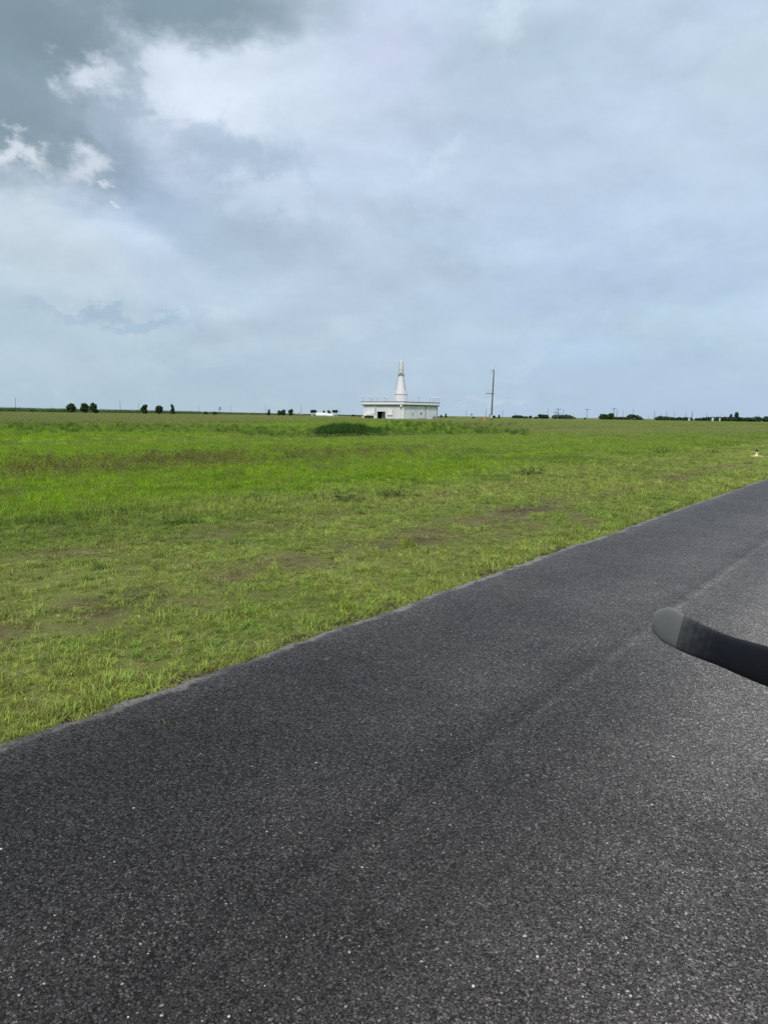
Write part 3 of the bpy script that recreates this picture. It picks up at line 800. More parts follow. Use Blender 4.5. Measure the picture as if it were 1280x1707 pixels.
M_CHIP = leaf_mat('stone_chips', trans=0.0, var=0.1, rough=0.5)
for q_ in M_CHIP.node_tree.nodes:
    if q_.type == 'BSDF_PRINCIPLED': q_.inputs['Specular IOR Level'].default_value = 0.5
nch = 2600
r_ = np.random.default_rng(5); dch = 2.0 + 14 * r_.random(nch) ** 1.8; ach = np.radians(r_.uniform(-34, 36, nch))
x = dch * np.sin(ach); y = dch * np.cos(ach); n, t = nt_of(x, y); k = n < -0.05; x, y, dch = x[k], y[k], dch[k]
P = np.stack([x, y, np.full(len(x), 0.001)], -1)
g_ = 0.08 + 0.38 * r_.random(len(x)) ** 3.0
scatter('loose_chips', [[(*chip(s), M_CHIP)] for s in (1, 2, 3)], P, (0.0022 + 0.0045 * r_.random(len(x)) ** 3.0) * (1 + dch * 0.03), np.stack([g_, g_ * .99, g_ * .96], -1), 'loose pale stone chips lying on the dark asphalt', 'stones')

# proud aggregate stones of the worn surface, nearest the camera
na_ = 95000
dch = (2.0 ** .6 + r_.random(na_) * (8.0 ** .6 - 2.0 ** .6)) ** (1 / .6); ach = np.radians(r_.uniform(-33, 35, na_))
x = dch * np.sin(ach); y = dch * np.cos(ach); n, t = nt_of(x, y); k = (n < -0.12) & (r_.random(na_) < 0.55 + 0.9 * (fbm(x * 2.2, y * 2.2, 15) - .5)); x, y = x[k], y[k]
g_ = 0.007 + 0.125 * r_.random(len(x)) ** 3.6
wheel = sst(nt_of(x, y)[0], -2.6, -3.4); nq = nt_of(x, y)[0]; g_ = g_ * (0.75 + 1.15 * wheel + 0.3 * np.exp(-((nq + 1.8) / .25) ** 2) - 0.2 * np.exp(-((nq + 2.35) / .3) ** 2))
scatter('asphalt_stones', [[(*chip(s), M_CHIP)] for s in (11, 12, 13, 14)], np.stack([x, y, np.full(len(x), -0.0008)], -1), 0.0032 + 0.0040 * r_.random(len(x)) ** 1.6, np.stack([g_ * 1.03, g_, g_ * .97], -1), 'coarse grey aggregate stones standing proud of the near asphalt', 'stones')

# grass clippings blown on to the pavement
nc = 200
tt = r_.uniform(-5, 22, nc); nn0 = -np.abs(r_.normal(0, 0.55, nc)) - 0.03
x, y = xy_of(nn0, tt)
clip_p = [[(*mk(blades, 1, 0.0, 0.03, 0.07, 0.004, 0.25, 1.0, seed=s), M_BLADE)] for s in (3, 4)] + [[(*mk(blades, 1, 0.0, 0.03, 0.08, 0.004, 0.25, 1.0, seed=9), M_STRAW)]]
scatter('grass_clippings', clip_p, np.stack([x, y, np.full(nc, 0.012)], -1), 0.5 + 0.6 * r_.random(nc), jit(np.broadcast_to(C_MOWN, (nc, 3)).copy()), 'few dry grass clippings scattered on the asphalt near its edge', 'clippings')


# ------------------------------------------------------------------ white beacon building
M_WHITE = plain('white_wall_paint', (0.60, 0.605, 0.64), 0.65, 0.16, 0.5, streak=0.25)
M_TRIM = plain('white_trim_paint', (0.68, 0.685, 0.71), 0.55, 0.08, 2.0)
M_GREYW = plain('grey_fibreglass', (0.52, 0.56, 0.57), 0.5, 0.15, 1.2, streak=0.3)
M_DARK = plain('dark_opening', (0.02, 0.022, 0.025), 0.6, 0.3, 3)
M_ROOF = plain('dark_roof_felt', (0.10, 0.105, 0.115), 0.85, 0.25, 1.0)
M_LINE = plain('grey_steel', (0.22, 0.23, 0.25), 0.5, 0.2, 3)
M_RED = plain('faded_red_paint', (0.32, 0.10, 0.09), 0.6, 0.2, 4)
M_CONC = plain('concrete', (0.36, 0.34, 0.30), 0.85, 0.25, 2, bump=0.3)
M_RUST = plain('rusty_pipe', (0.16, 0.09, 0.07), 0.8, 0.3, 5)

BD = 190.0; BS = 12.7; ALPHA = R(42)
corner = at_depth(672, 697, BD - BS * 0.5 * (math.sin(ALPHA) + math.cos(ALPHA)))
el_ = np.array([-math.cos(ALPHA), math.sin(ALPHA)]); er_ = np.array([math.sin(ALPHA), math.cos(ALPHA)])
cen = corner[:2] + (el_ + er_) * BS / 2
zb = float(terrain(cen[0], cen[1])) - 0.1
root = empty('beacon_building', (cen[0], cen[1], zb), math.atan2(er_[1], er_[0]))
tag(root, 'white square beacon building with a tall white cone tower on its flat roof', 'building')


def zpx(py, px=670, Y=BD - 6): return at_depth(px, py, Y)[2] - zb


hb = BS / 2
Z_WALL = zpx(674.6); Z_ROOF = zpx(670.4)


def uL(px): return -hb + BS * (672 - px) / 64.0       # along the left face (local y), face plane x=-hb
def uR(px): return -hb + BS * (px - 672) / 58.0       # along the right face (local x), face plane y=-hb


# walls: four slabs; the left one is cut round the doorway
TH = 0.2
dy0, dy1 = uL(644), uL(630.2); dz = zpx(686.3)
for nm, segs in (('wall', [(-hb, -hb + TH, -hb, dy0, 0, Z_WALL), (-hb, -hb + TH, dy1, hb, 0, Z_WALL), (-hb, -hb + TH, dy0, dy1, dz, Z_WALL)]),
                 ('wall', [(-hb + TH, hb, -hb, -hb + TH, 0, Z_WALL)]), ('wall', [(-hb + TH, hb, hb - TH, hb, 0, Z_WALL)]),
                 ('wall', [(hb - TH, hb, -hb + TH, hb - TH, 0, Z_WALL)])):
    bm = bmesh.new()
    for s in segs: box(bm, *s)
    bm_obj(nm, bm, M_WHITE, root)
bm = bmesh.new(); box(bm, -hb + TH + .01, hb - TH - .01, -hb + TH + .01, hb - TH - .01, 0.0, 0.12); bm_obj('floor_slab', bm, M_CONC, root)
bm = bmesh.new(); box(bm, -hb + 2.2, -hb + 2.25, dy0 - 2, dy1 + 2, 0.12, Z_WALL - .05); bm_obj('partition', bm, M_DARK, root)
OV = 0.45
bm = bmesh.new(); box(bm, -hb - OV, hb + OV, -hb - OV, hb + OV, Z_WALL, Z_ROOF); roof = bm_obj('roof', bm, M_TRIM, root, bev=0.02)
bm = bmesh.new(); box(bm, -hb - OV - .06, hb + OV + .06, -hb - OV - .06, hb + OV + .06, Z_ROOF + .001, Z_ROOF + 0.11); bm_obj('roof_edge', bm, M_ROOF, roof)
bm = bmesh.new(); box(bm, -hb - OV + .06, hb + OV - .06, -hb - OV + .06, hb + OV - .06, Z_WALL - 0.20, Z_WALL - .002); bm_obj('eave_shade_strip', bm, M_DARK, roof)  # dark strip whose colour stands in for the shade under the eaves
zr = Z_ROOF + 0.11
# doorway
door = None
bm = bmesh.new(); box(bm, -hb - .03, -hb + .05, dy0 - .02, dy1 + .02, dz, dz + .14); box(bm, -hb - .03, -hb + .05, dy0 - .12, dy0 - .001, 0, dz + .14); box(bm, -hb - .03, -hb + .05, dy1 + .001, dy1 + .12, 0, dz + .14)
door = bm_obj('door_frame', bm, M_TRIM, root)
bm = bmesh.new(); box(bm, -hb + .06, -hb + .11, dy0 + .01, dy0 + (dy1 - dy0) * 0.30, .12, dz - .02); lf = bm_obj('door', bm, plain('dark_steel_door', (0.035, 0.04, 0.045), 0.5, .3, 3), root)
bm = bmesh.new(); tube(bm, (-hb - .01, dy0 + .75, 1.1), (-hb + .06, dy0 + .75, 1.1), .03); bm_obj('handle', bm, M_LINE, lf)
bm = bmesh.new(); box(bm, -hb + 1.0, -hb + 1.6, dy0 + 1.2, dy0 + 2.0, .12, 1.7); bm_obj('equipment_cabinet', bm, M_LINE, root)
# white louvred panel right of the doorway
y0_, y1_ = uL(655.2), uL(648); z0_, z1_ = zpx(694), zpx(683.5)
bm = bmesh.new(); box(bm, -hb - .06, -hb - .001, y0_, y1_, z0_ + .25, z1_); pn = bm_obj('service_panel', bm, M_TRIM, root, bev=.01)
bm = bmesh.new(); box(bm, -hb - .05, -hb - .001, y0_ - .06, y1_ + .06, z0_ - .02, z0_ + .22); bm_obj('vent_grille', bm, M_LINE, pn)
bm = bmesh.new(); box(bm, -hb - .035, -hb - .002, y0_ - .1, y0_ - .02, z0_ + .25, z1_); bm_obj('panel_trim', bm, M_LINE, pn)
# low white box with a dark slot under it, left of the doorway
y0_, y1_ = uL(625.5), uL(612.5)
bm = bmesh.new(); box(bm, -hb - .9, -hb - .002, y0_, y1_, zpx(694), zpx(689)); ac = bm_obj('cooling_unit', bm, M_TRIM, root, bev=.03)
bm = bmesh.new()
for q in (0.1, 0.5, 0.9): box(bm, -hb - .8, -hb - .1, y0_ + (y1_ - y0_) * q - .08, y0_ + (y1_ - y0_) * q + .08, 0, zpx(694) - .001)
bm_obj('unit_feet', bm, M_DARK, ac)
bm = bmesh.new(); box(bm, -hb - .93, -hb - .901, y0_ + .1, y1_ - .9, zpx(693.4), zpx(692.4)); bm_obj('vent_grille', bm, M_LINE, ac)
# conduits, corner trims, seams
for px_, w_, dp, mat in ((627, .05, .06, M_LINE), (628.6, .05, .06, M_LINE)):
    bm = bmesh.new(); box(bm, -hb - dp, -hb - .001, uL(px_) - w_, uL(px_) + w_, zpx(693), zpx(680)); bm_obj('conduit', bm, mat, root)
bm = bmesh.new(); box(bm, -hb - .05, -hb + .3, -hb - .05, -hb + .3, 0, Z_WALL - .14); bm_obj('corner_trim', bm, M_TRIM, root)
bm = bmesh.new(); box(bm, hb - .22, hb + .05, -hb - .05, -hb + .2, 0, Z_WALL - .14); bm_obj('corner_trim', bm, M_LINE, root)
bm = bmesh.new(); box(bm, -hb - .30, -hb - .001, hb - .1, hb + .35, 0, 1.0); bm_obj('corner_block', bm, plain('sandy_concrete', (0.42, 0.36, 0.28), .85, .2, 3), root)
for px_ in (614, 620, 657, 661, 665.5):
    bm = bmesh.new(); box(bm, -hb - .012, -hb - .001, uL(px_) - .02, uL(px_) + .02, 0.1, Z_WALL - .14); bm_obj('wall_seam', bm, M_GREYW, root)
for px_ in (678, 683.5, 692, 699, 705, 716, 720.5):
    bm = bmesh.new(); box(bm, uR(px_) - .02, uR(px_) + .02, -hb - .012, -hb - .001, 0.1, Z_WALL - .14); bm_obj('wall_seam', bm, M_GREYW, root)
bm = bmesh.new(); box(bm, uR(709.0), uR(710.4), -hb - .03, -hb - .001, .1, Z_WALL - .14); bm_obj('downpipe', bm, M_LINE, root)
bm = bmesh.new(); box(bm, uR(710.5), uR(712.0), -hb - .07, -hb - .001, .1, Z_WALL - .14); bm_obj('cover_strip', bm, M_TRIM, root)
# small window, switch box, grille, pipes on the right face
bm = bmesh.new(); box(bm, uR(700.6), uR(702.6), -hb - .04, -hb - .001, zpx(691.2), zpx(686.6)); wf = bm_obj('window', bm, M_LINE, root)
bm = bmesh.new(); box(bm, uR(700.9), uR(702.3), -hb - .045, -hb - .041, zpx(690.8), zpx(687)); bm_obj('pane', bm, M_DARK, wf)
bm = bmesh.new(); box(bm, uR(686.6), uR(687.7), -hb - .14, -hb - .001, zpx(690.6), zpx(688)); bm_obj('switch_box', bm, M_LINE, root)
bm = bmesh.new(); box(bm, uR(696), uR(711.5), -hb - .1, -hb - .071, .15, zpx(697.0)); bm_obj('vent_grille', bm, M_LINE, root)
for px_, top in ((722.2, 685.5), (725.6, 689)):
    bm = bmesh.new(); tube(bm, (uR(px_), -hb - .25, 0), (uR(px_), -hb - .25, zpx(top)), .09); pp_ = bm_obj('pipe', bm, M_GREYW, root)
    bm = bmesh.new(); tube(bm, (uR(px_), -hb - .25, 0.1), (uR(px_), -hb - .25, zpx(693.5)), .13); bm_obj('rusty_sleeve', bm, M_RUST, pp_)
# lamp under the roof beside the near corner
ly = uL(670)
bm = bmesh.new(); lathe(bm, [(0.34, 0), (0.30, .12), (0.2, .25), (0.05, .33)], 16, -hb - .3, ly); lo = bm_obj('wall_lamp', bm, M_TRIM, root, smooth_=True); lo.location = (0, 0, zpx(677.6))
bm = bmesh.new(); lathe(bm, [(0.2, -.13), (0.22, -.002)], 12, -hb - .3, ly); bm_obj('lamp_lens', bm, M_DARK, lo)
bm = bmesh.new(); tube(bm, (-hb - .3, ly, .3), (-hb - .001, ly, .3), .04); bm_obj('lamp_arm', bm, M_LINE, lo)

# tower: centred on the roof
PXM = BD / F


def tz(py): return at_depth(668, py, BD)[2] - zb


tcx, tcy = 0.0, 0.0
z58, z29 = tz(658.2), tz(629)
bm = bmesh.new(); lathe(bm, [(11.5 * PXM, zr), (11.4 * PXM, zr + .15), (10.1 * PXM, z58)], 48); tw = bm_obj('lower_drum', bm, M_WHITE, root, smooth_=True)
bm = bmesh.new(); lathe(bm, [(11.9 * PXM, zr + .002), (11.9 * PXM, zr + .16)], 48); bm_obj('base_ring', bm, M_LINE, tw)
for k_ in range(8):
    a_ = k_ * math.pi / 4 + .2; bm = bmesh.new()
    tube(bm, (11.45 * PXM * math.cos(a_), 11.45 * PXM * math.sin(a_), zr + .16), (10.15 * PXM * math.cos(a_), 10.15 * PXM * math.sin(a_), z58), .06, .06, 6); bm_obj('rib', bm, M_TRIM, tw)
bm = bmesh.new(); lathe(bm, [(10.5 * PXM, z58 + .001), (10.5 * PXM, z58 + .12)], 48); bm_obj('dark_ring', bm, M_LINE, root)
bm = bmesh.new(); lathe(bm, [(10.0 * PXM, z58 + .121), (7.2 * PXM, z58 + (z29 - z58) * .5), (4.6 * PXM, z29)], 48); cone = bm_obj('cone', bm, M_WHITE, root, smooth_=True)
for s_ in (-1, 1):
    bm = bmesh.new(); a_ = math.radians(180 if s_ < 0 else -40) - root.rotation_euler.z
    tube(bm, (8.6 * PXM * math.cos(a_), 8.6 * PXM * math.sin(a_), z58 + 1.2), (5.0 * PXM * math.cos(a_), 5.0 * PXM * math.sin(a_), z29 - .3), .07); bm_obj('cable_pipe', bm, M_LINE, cone)
bm = bmesh.new(); lathe(bm, [(4.4 * PXM, z29 + .001), (4.4 * PXM, tz(625.4))], 32); bm_obj('collar', bm, M_TRIM, root)
for k_ in range(10):
    a_ = k_ * math.tau / 10; bm = bmesh.new(); tube(bm, (4.55 * PXM * math.cos(a_), 4.55 * PXM * math.sin(a_), z29), (4.9 * PXM * math.cos(a_), 4.9 * PXM * math.sin(a_), tz(625.5)), .04, .04, 5); bm_obj('stud', bm, M_LINE, cone)
bm = bmesh.new(); lathe(bm, [(5.5 * PXM, tz(625.3)), (5.5 * PXM, tz(624.4))], 32); fl = bm_obj('platform', bm, M_LINE, root)
for k_ in range(6):
    a_ = k_ * math.tau / 6 + .3; bm = bmesh.new(); tube(bm, (5.4 * PXM * math.cos(a_), 5.4 * PXM * math.sin(a_), tz(624.4)), (5.4 * PXM * math.cos(a_), 5.4 * PXM * math.sin(a_), tz(623.2)), .04, .04, 5); bm_obj('rail_post', bm, M_LINE, fl)
bm = bmesh.new(); lathe(bm, [(2.6 * PXM, tz(624.39)), (2.6 * PXM, tz(622.9))], 24); bm_obj('neck', bm, M_TRIM, root)
bm = bmesh.new(); lathe(bm, [(3.75 * PXM, tz(622.8)), (3.75 * PXM, tz(622.0))], 32); bm_obj('red_band', bm, M_RED, root)
bm = bmesh.new(); lathe(bm, [(3.6 * PXM, tz(621.99)), (3.7 * PXM, tz(619)), (3.7 * PXM, tz(602.4)), (3.3 * PXM, tz(601.4))], 32); ant = bm_obj('antenna_cylinder', bm, M_GREYW, root, smooth_=True)
for z_ in (606.5,): 
    bm = bmesh.new(); lathe(bm, [(3.78 * PXM, tz(z_)), (3.78 * PXM, tz(z_ - .6))], 32); bm_obj('seam_ring', bm, M_TRIM, ant)
for k_ in range(6):
    a_ = k_ * math.tau / 6; bm = bmesh.new(); tube(bm, (3.72 * PXM * math.cos(a_), 3.72 * PXM * math.sin(a_), tz(619)), (3.72 * PXM * math.cos(a_), 3.72 * PXM * math.sin(a_), tz(602.5)), .05, .05, 5); bm_obj('seam_rib', bm, M_LINE, ant)

# mushroom antennas on the roof edge
inv = root.rotation_euler.z


def local_xy(wx, wy):
    dx, dy = wx - cen[0], wy - cen[1]; c_, s_ = math.cos(-inv), math.sin(-inv); return dx * c_ - dy * s_, dx * s_ + dy * c_


bm = bmesh.new(); lathe(bm, [(0.035, 0), (0.03, 1.0)], 8); mast_me = bm_obj('mast', bm, M_LINE, root); mast_me.name = 'roof_antenna'
bm = bmesh.new(); lathe(bm, [(0.02, .93), (0.1, 1.0), (0.20, 1.12), (0.21, 1.2), (0.1, 1.3)], 12); disc0 = bm_obj('white_cap', bm, M_TRIM, mast_me, smooth_=True)
spots = [(607.4, -hb - .1, hb + .2, 1.0), (621.5, -hb - .2, uL(620), 1.0), (643, -hb - .2, uL(643), 1.0), (717, uR(716), -hb - .1, .85), (725.5, uR(725), -hb - .1, .85), (612, -hb + 3, hb, .7), (731, hb + .2, -hb - .1, 1.0), (733, hb + .3, -hb + 1.5, .95), (685, uR(690), hb - 1, .9), (705, uR(708), hb - .3, .9)]
for i, (_, lx, ly_, hh) in enumerate(spots):
    if i == 0: a = mast_me
    else:
        a = mast_me.copy(); COL.objects.link(a); a.parent = root; c = disc0.copy(); COL.objects.link(c); c.parent = a
    a.location = (lx, ly_, zr); a.scale = (1, 1, hh)
bm = bmesh.new(); lathe(bm, [(0.04, 0), (0.04, 1.0)], 8); box(bm, -.45, .45, -.03, .03, .97, 1.03); tpole = bm_obj('light_mast', bm, M_LINE, root); tpole.location = (uR(695.5), -hb - .3, zr); tpole.rotation_euler = (0, 0, R(-20))

# ------------------------------------------------------------------ wooden utility pole right of the building
M_WOOD = plain('weathered_pole_wood', (0.13, 0.095, 0.080), 0.85, 0.35, 2.5, streak=0.2)
M_WOOD2 = plain('grey_pole_wood', (0.085, 0.085, 0.095), 0.85, 0.3, 2.5, streak=0.2)
PD = 160.0
base = at_depth(818.6, 698, PD); top = at_depth(823.0, 617, PD); zg = float(terrain(base[0], base[1]))
pole = empty('utility_pole', (base[0], base[1], zg))
tag(pole, 'tall leaning wooden utility pole with a side arm, right of the white building', 'utility pole')
lean = Vector((top[0] - base[0], 0, top[2] - zg))


def pl(py): return at_depth(820, py, PD)[2] - zg
def pxx(px): return (px - 818.6) * PD / F * 1.0
def ax(z): return lean.x * z / lean.z


bm = bmesh.new(); tube(bm, (0, 0, -.3), (ax(pl(657)), 0, pl(657)), .185, .15, 12); bm_obj('lower_shaft', bm, M_WOOD, pole, smooth_=True)
bm = bmesh.new(); tube(bm, (ax(pl(656.99)), 0, pl(656.99)), (lean.x, 0, lean.z), .148, .105, 12); bm_obj('upper_shaft', bm, M_WOOD2, pole, smooth_=True)
bm = bmesh.new(); tube(bm, (lean.x, 0, lean.z), (lean.x + .05, 0, pl(609.5)), .03, .015, 6); bm_obj('tip_rod', bm, M_LINE, pole)
za = pl(656.2); xa = ax(za)
bm = bmesh.new(); box(bm, pxx(808.5), xa + .25, -.2, -.08, za - .06, za + .07); arm = bm_obj('side_arm', bm, M_WOOD2, pole)
bm = bmesh.new(); tube(bm, (pxx(814.6), -.14, za - .06), (ax(pl(663.5)), -.14, pl(663.5)), .045); bm_obj('brace', bm, M_GREYW, arm)
for px_, t_ in ((809.2, 649.5), (813.3, 650)):
    bm = bmesh.new(); tube(bm, (pxx(px_), -.14, za + .07), (pxx(px_), -.14, pl(t_)), .045, .045, 6); lathe(bm, [(.1, pl(t_) - .1), (.12, pl(t_) + .05)], 8, pxx(px_), -.14); bm_obj('insulator', bm, M_GREYW, arm)
for py_, rr in ((615.5, .22), (619.3, .15)):
    z_ = pl(py_); bm = bmesh.new(); lathe(bm, [(rr * .7, z_ - .28), (rr, z_ - .2), (rr, z_ + .2), (rr * .6, z_ + .28)], 12, ax(z_) - .42, -.1); o_ = bm_obj('fuse_can', bm, M_GREYW, pole)
    bm = bmesh.new(); tube(bm, (ax(z_) - .42, -.1, z_), (ax(z_), 0, z_), .035); bm_obj('bracket', bm, M_LINE, o_)
bm = bmesh.new(); tube(bm, (0, 0, .9), (ax(pl(692)), 0, pl(692)), .215, .205, 12); bm_obj('pale_guard', bm, M_GREYW, pole, smooth_=True)
bm = bmesh.new(); box(bm, -.50, -.22, -.25, .0, 1.0, 1.7); bm_obj('meter_box', bm, M_LINE, pole)

# ------------------------------------------------------------------ distant poles
M_PFAR = plain('far_pole_wood', (0.11, 0.105, 0.11), 0.9, 0.2, 1)
pole_me = {}


def far_pole(px, top, Y, arms=0, th=0.16, label=None):
    g_ = at_depth(px, horizon(px), Y); z_ = float(terrain(g_[0], g_[1])); hgt = at_depth(px, top, Y)[2] - z_
    r_o = empty('distant_utility_pole', (g_[0], g_[1], z_), random.uniform(-.25, .25))
    if 'p' not in pole_me:
        bm = bmesh.new(); tube(bm, (0, 0, -.02), (0, 0, 1), 1.0, .7, 8); o = bm_obj('shaft', bm, M_PFAR, r_o); pole_me['p'] = o.data
    else: o = link('shaft', pole_me['p'], None, r_o)
    o.scale = (th, th, hgt)
    for k_ in range(arms):
        if 'a' not in pole_me:
            bm = bmesh.new(); box(bm, -1.5, 1.5, -.1, .1, -.12, .12); o2 = bm_obj('crossarm', bm, M_PFAR, r_o); pole_me['a'] = o2.data
        else: o2 = link('crossarm', pole_me['a'], None, r_o)
        o2.location = (0, -.25, hgt - .35 - 2.4 * k_)
    tag(r_o, label, 'utility pole', 'utility poles along the horizon')


for a in [
    (27, 663, 470, 0, .14, 'thin pole farthest left on the horizon above the crop field'),
    (201, 667.5, 480, 0, .14, 'thin pole just right of the left group of three round trees'),
    (231.5, 672, 560, 0, .14, 'faint thin pole touching the left side of the ragged tree pair'),
    (332, 675, 640, 0, .12, 'faint pole alone left of the two low dark bushes'),
    (385, 675.5, 680, 0, .12, 'faint pole right of the spindly palm on the left horizon'),
    (443, 677, 560, 0, .13, 'thin pole beside the small round tree left of the parked pale car'),
    (502.3, 676, 520, 0, .16, 'darker pole standing behind the parked pale car'),
    (566, 680.5, 620, 0, .14, 'thin pole right of the trees with whitewashed trunks'),
    (776.5, 684, 640, 0, .14, 'thin short pole left of the small roadside sign'),
    (809.6, 681.5, 560, 0, .17, 'thin pole directly behind the orange marker'),
    (837.5, 683.5, 640, 0, .16, 'thin pole midway between the leaning pole and the hedge'),
    (858.6, 687, 700, 0, .14, 'very short pole above the first low hedge'),
    (912.5, 680, 560, 0, .16, 'thin bare pole rising over the big dark dome bush'),
    (925.6, 686, 430, 1, .15, 'shorter crossarm pole left of the double-crossarm pole'),
    (929.7, 681, 400, 2, .20, 'pole with two crossarms in front of the wide bush'),
    (938.5, 682, 620, 0, .16, 'thin pole just right of the double-crossarm pole'),
    (955, 688, 700, 0, .13, 'stubby far pole above the right end of the wide bush'),
    (977.5, 681.5, 430, 1, .15, 'single-crossarm pole standing in the gap between bush groups'),
    (1022.4, 680.3, 480, 1, .22, 'stout T-topped pole beside the peaked tree mass'),
    (1027.5, 683, 560, 0, .2, 'pole just right of the stout T-topped pole'),
    (1037.5, 683, 620, 0, .14, 'thin pole left of the triangular bush'),
    (1054.4, 681.5, 600, 0, .15, 'thin pole rising from the peak of the triangular bush'),
    (1080.5, 692, 700, 0, .14, 'tiny pole in the open gap right of the triangular bush'),
    (1090, 685, 520, 0, .17, 'pole at the left end of the long low bush'),
    (1110, 686, 580, 0, .16, 'pole over the middle of the long low bush'),
    (1123, 687, 640, 0, .14, 'faint pole over the right end of the long low bush'),
    (1142, 688, 620, 0, .15, 'pole left of the white box by the hedge'),
    (1152.5, 686, 520, 0, .24, 'thickest pole at the right, just right of the white box'),
    (1176.5, 689, 640, 0, .17, 'pole at the left end of the far treeline'),
    (1194, 689, 700, 0, .12, 'faint pole over the treeline above the white hut'),
    (1202, 689, 700, 0, .12, 'faint pole over the treeline left of the small round treetop'),
    (1263.5, 690.5, 640, 0, .14, 'faint pole over the treeline near the right picture edge')]:
    far_pole(*a)

# ------------------------------------------------------------------ trees and bushes
M_CROWN = leaf_mat('crown_leaves', color=(0.040, 0.070, 0.030), trans=0.25, var=0.45)
M_CROWN2 = leaf_mat('hazy_crown_leaves', color=(0.048, 0.082, 0.052), trans=0.25, var=0.4)  # far trees: bluish cast of distance haze put into the leaf colour
M_BARK = plain('bark', (0.10, 0.075, 0.055), 0.9, 0.3, 4)
M_LIME = plain('whitewashed_bark', (0.72, 0.72, 0.70), 0.8, 0.15, 4)


def crown_mesh(lobes, n, leaf, seed):
    """many small leaf clumps spread through several uneven lobes; lobes: (x,y,z,rx,ry,rz)"""
    r_ = random.Random(seed); co, fa = [], []
    vol = [a[3] * a[4] * a[5] for a in lobes]
    for _ in range(n):
        x0, y0, z0, rx, ry, rz = r_.choices(lobes, vol)[0]
        v = Vector((r_.gauss(0, 1), r_.gauss(0, 1), r_.gauss(0, 1))).normalized() * (r_.random() ** 0.4) * r_.uniform(.85, 1.06)
        c = Vector((x0 + v.x * rx, y0 + v.y * ry, z0 + v.z * rz))
        if c.z < 0.02: c.z = r_.uniform(.02, .3)
        q = Vector((r_.gauss(0, 1), r_.gauss(0, 1), r_.gauss(0, 1) + .5)).normalized().to_track_quat('Z', 'Y')
        s = leaf * r_.uniform(.55, 1.3); b = len(co)
        for (i, j) in ((-1, -.3), (0, -.8), (1, .1), (.2, .8), (-.7, .6)):
            co.append(c + q @ Vector((i * s, j * s, r_.uniform(-.3, .3) * s)))
        fa.append((b, b + 1, b + 2, b + 3, b + 4))
    return co, fa


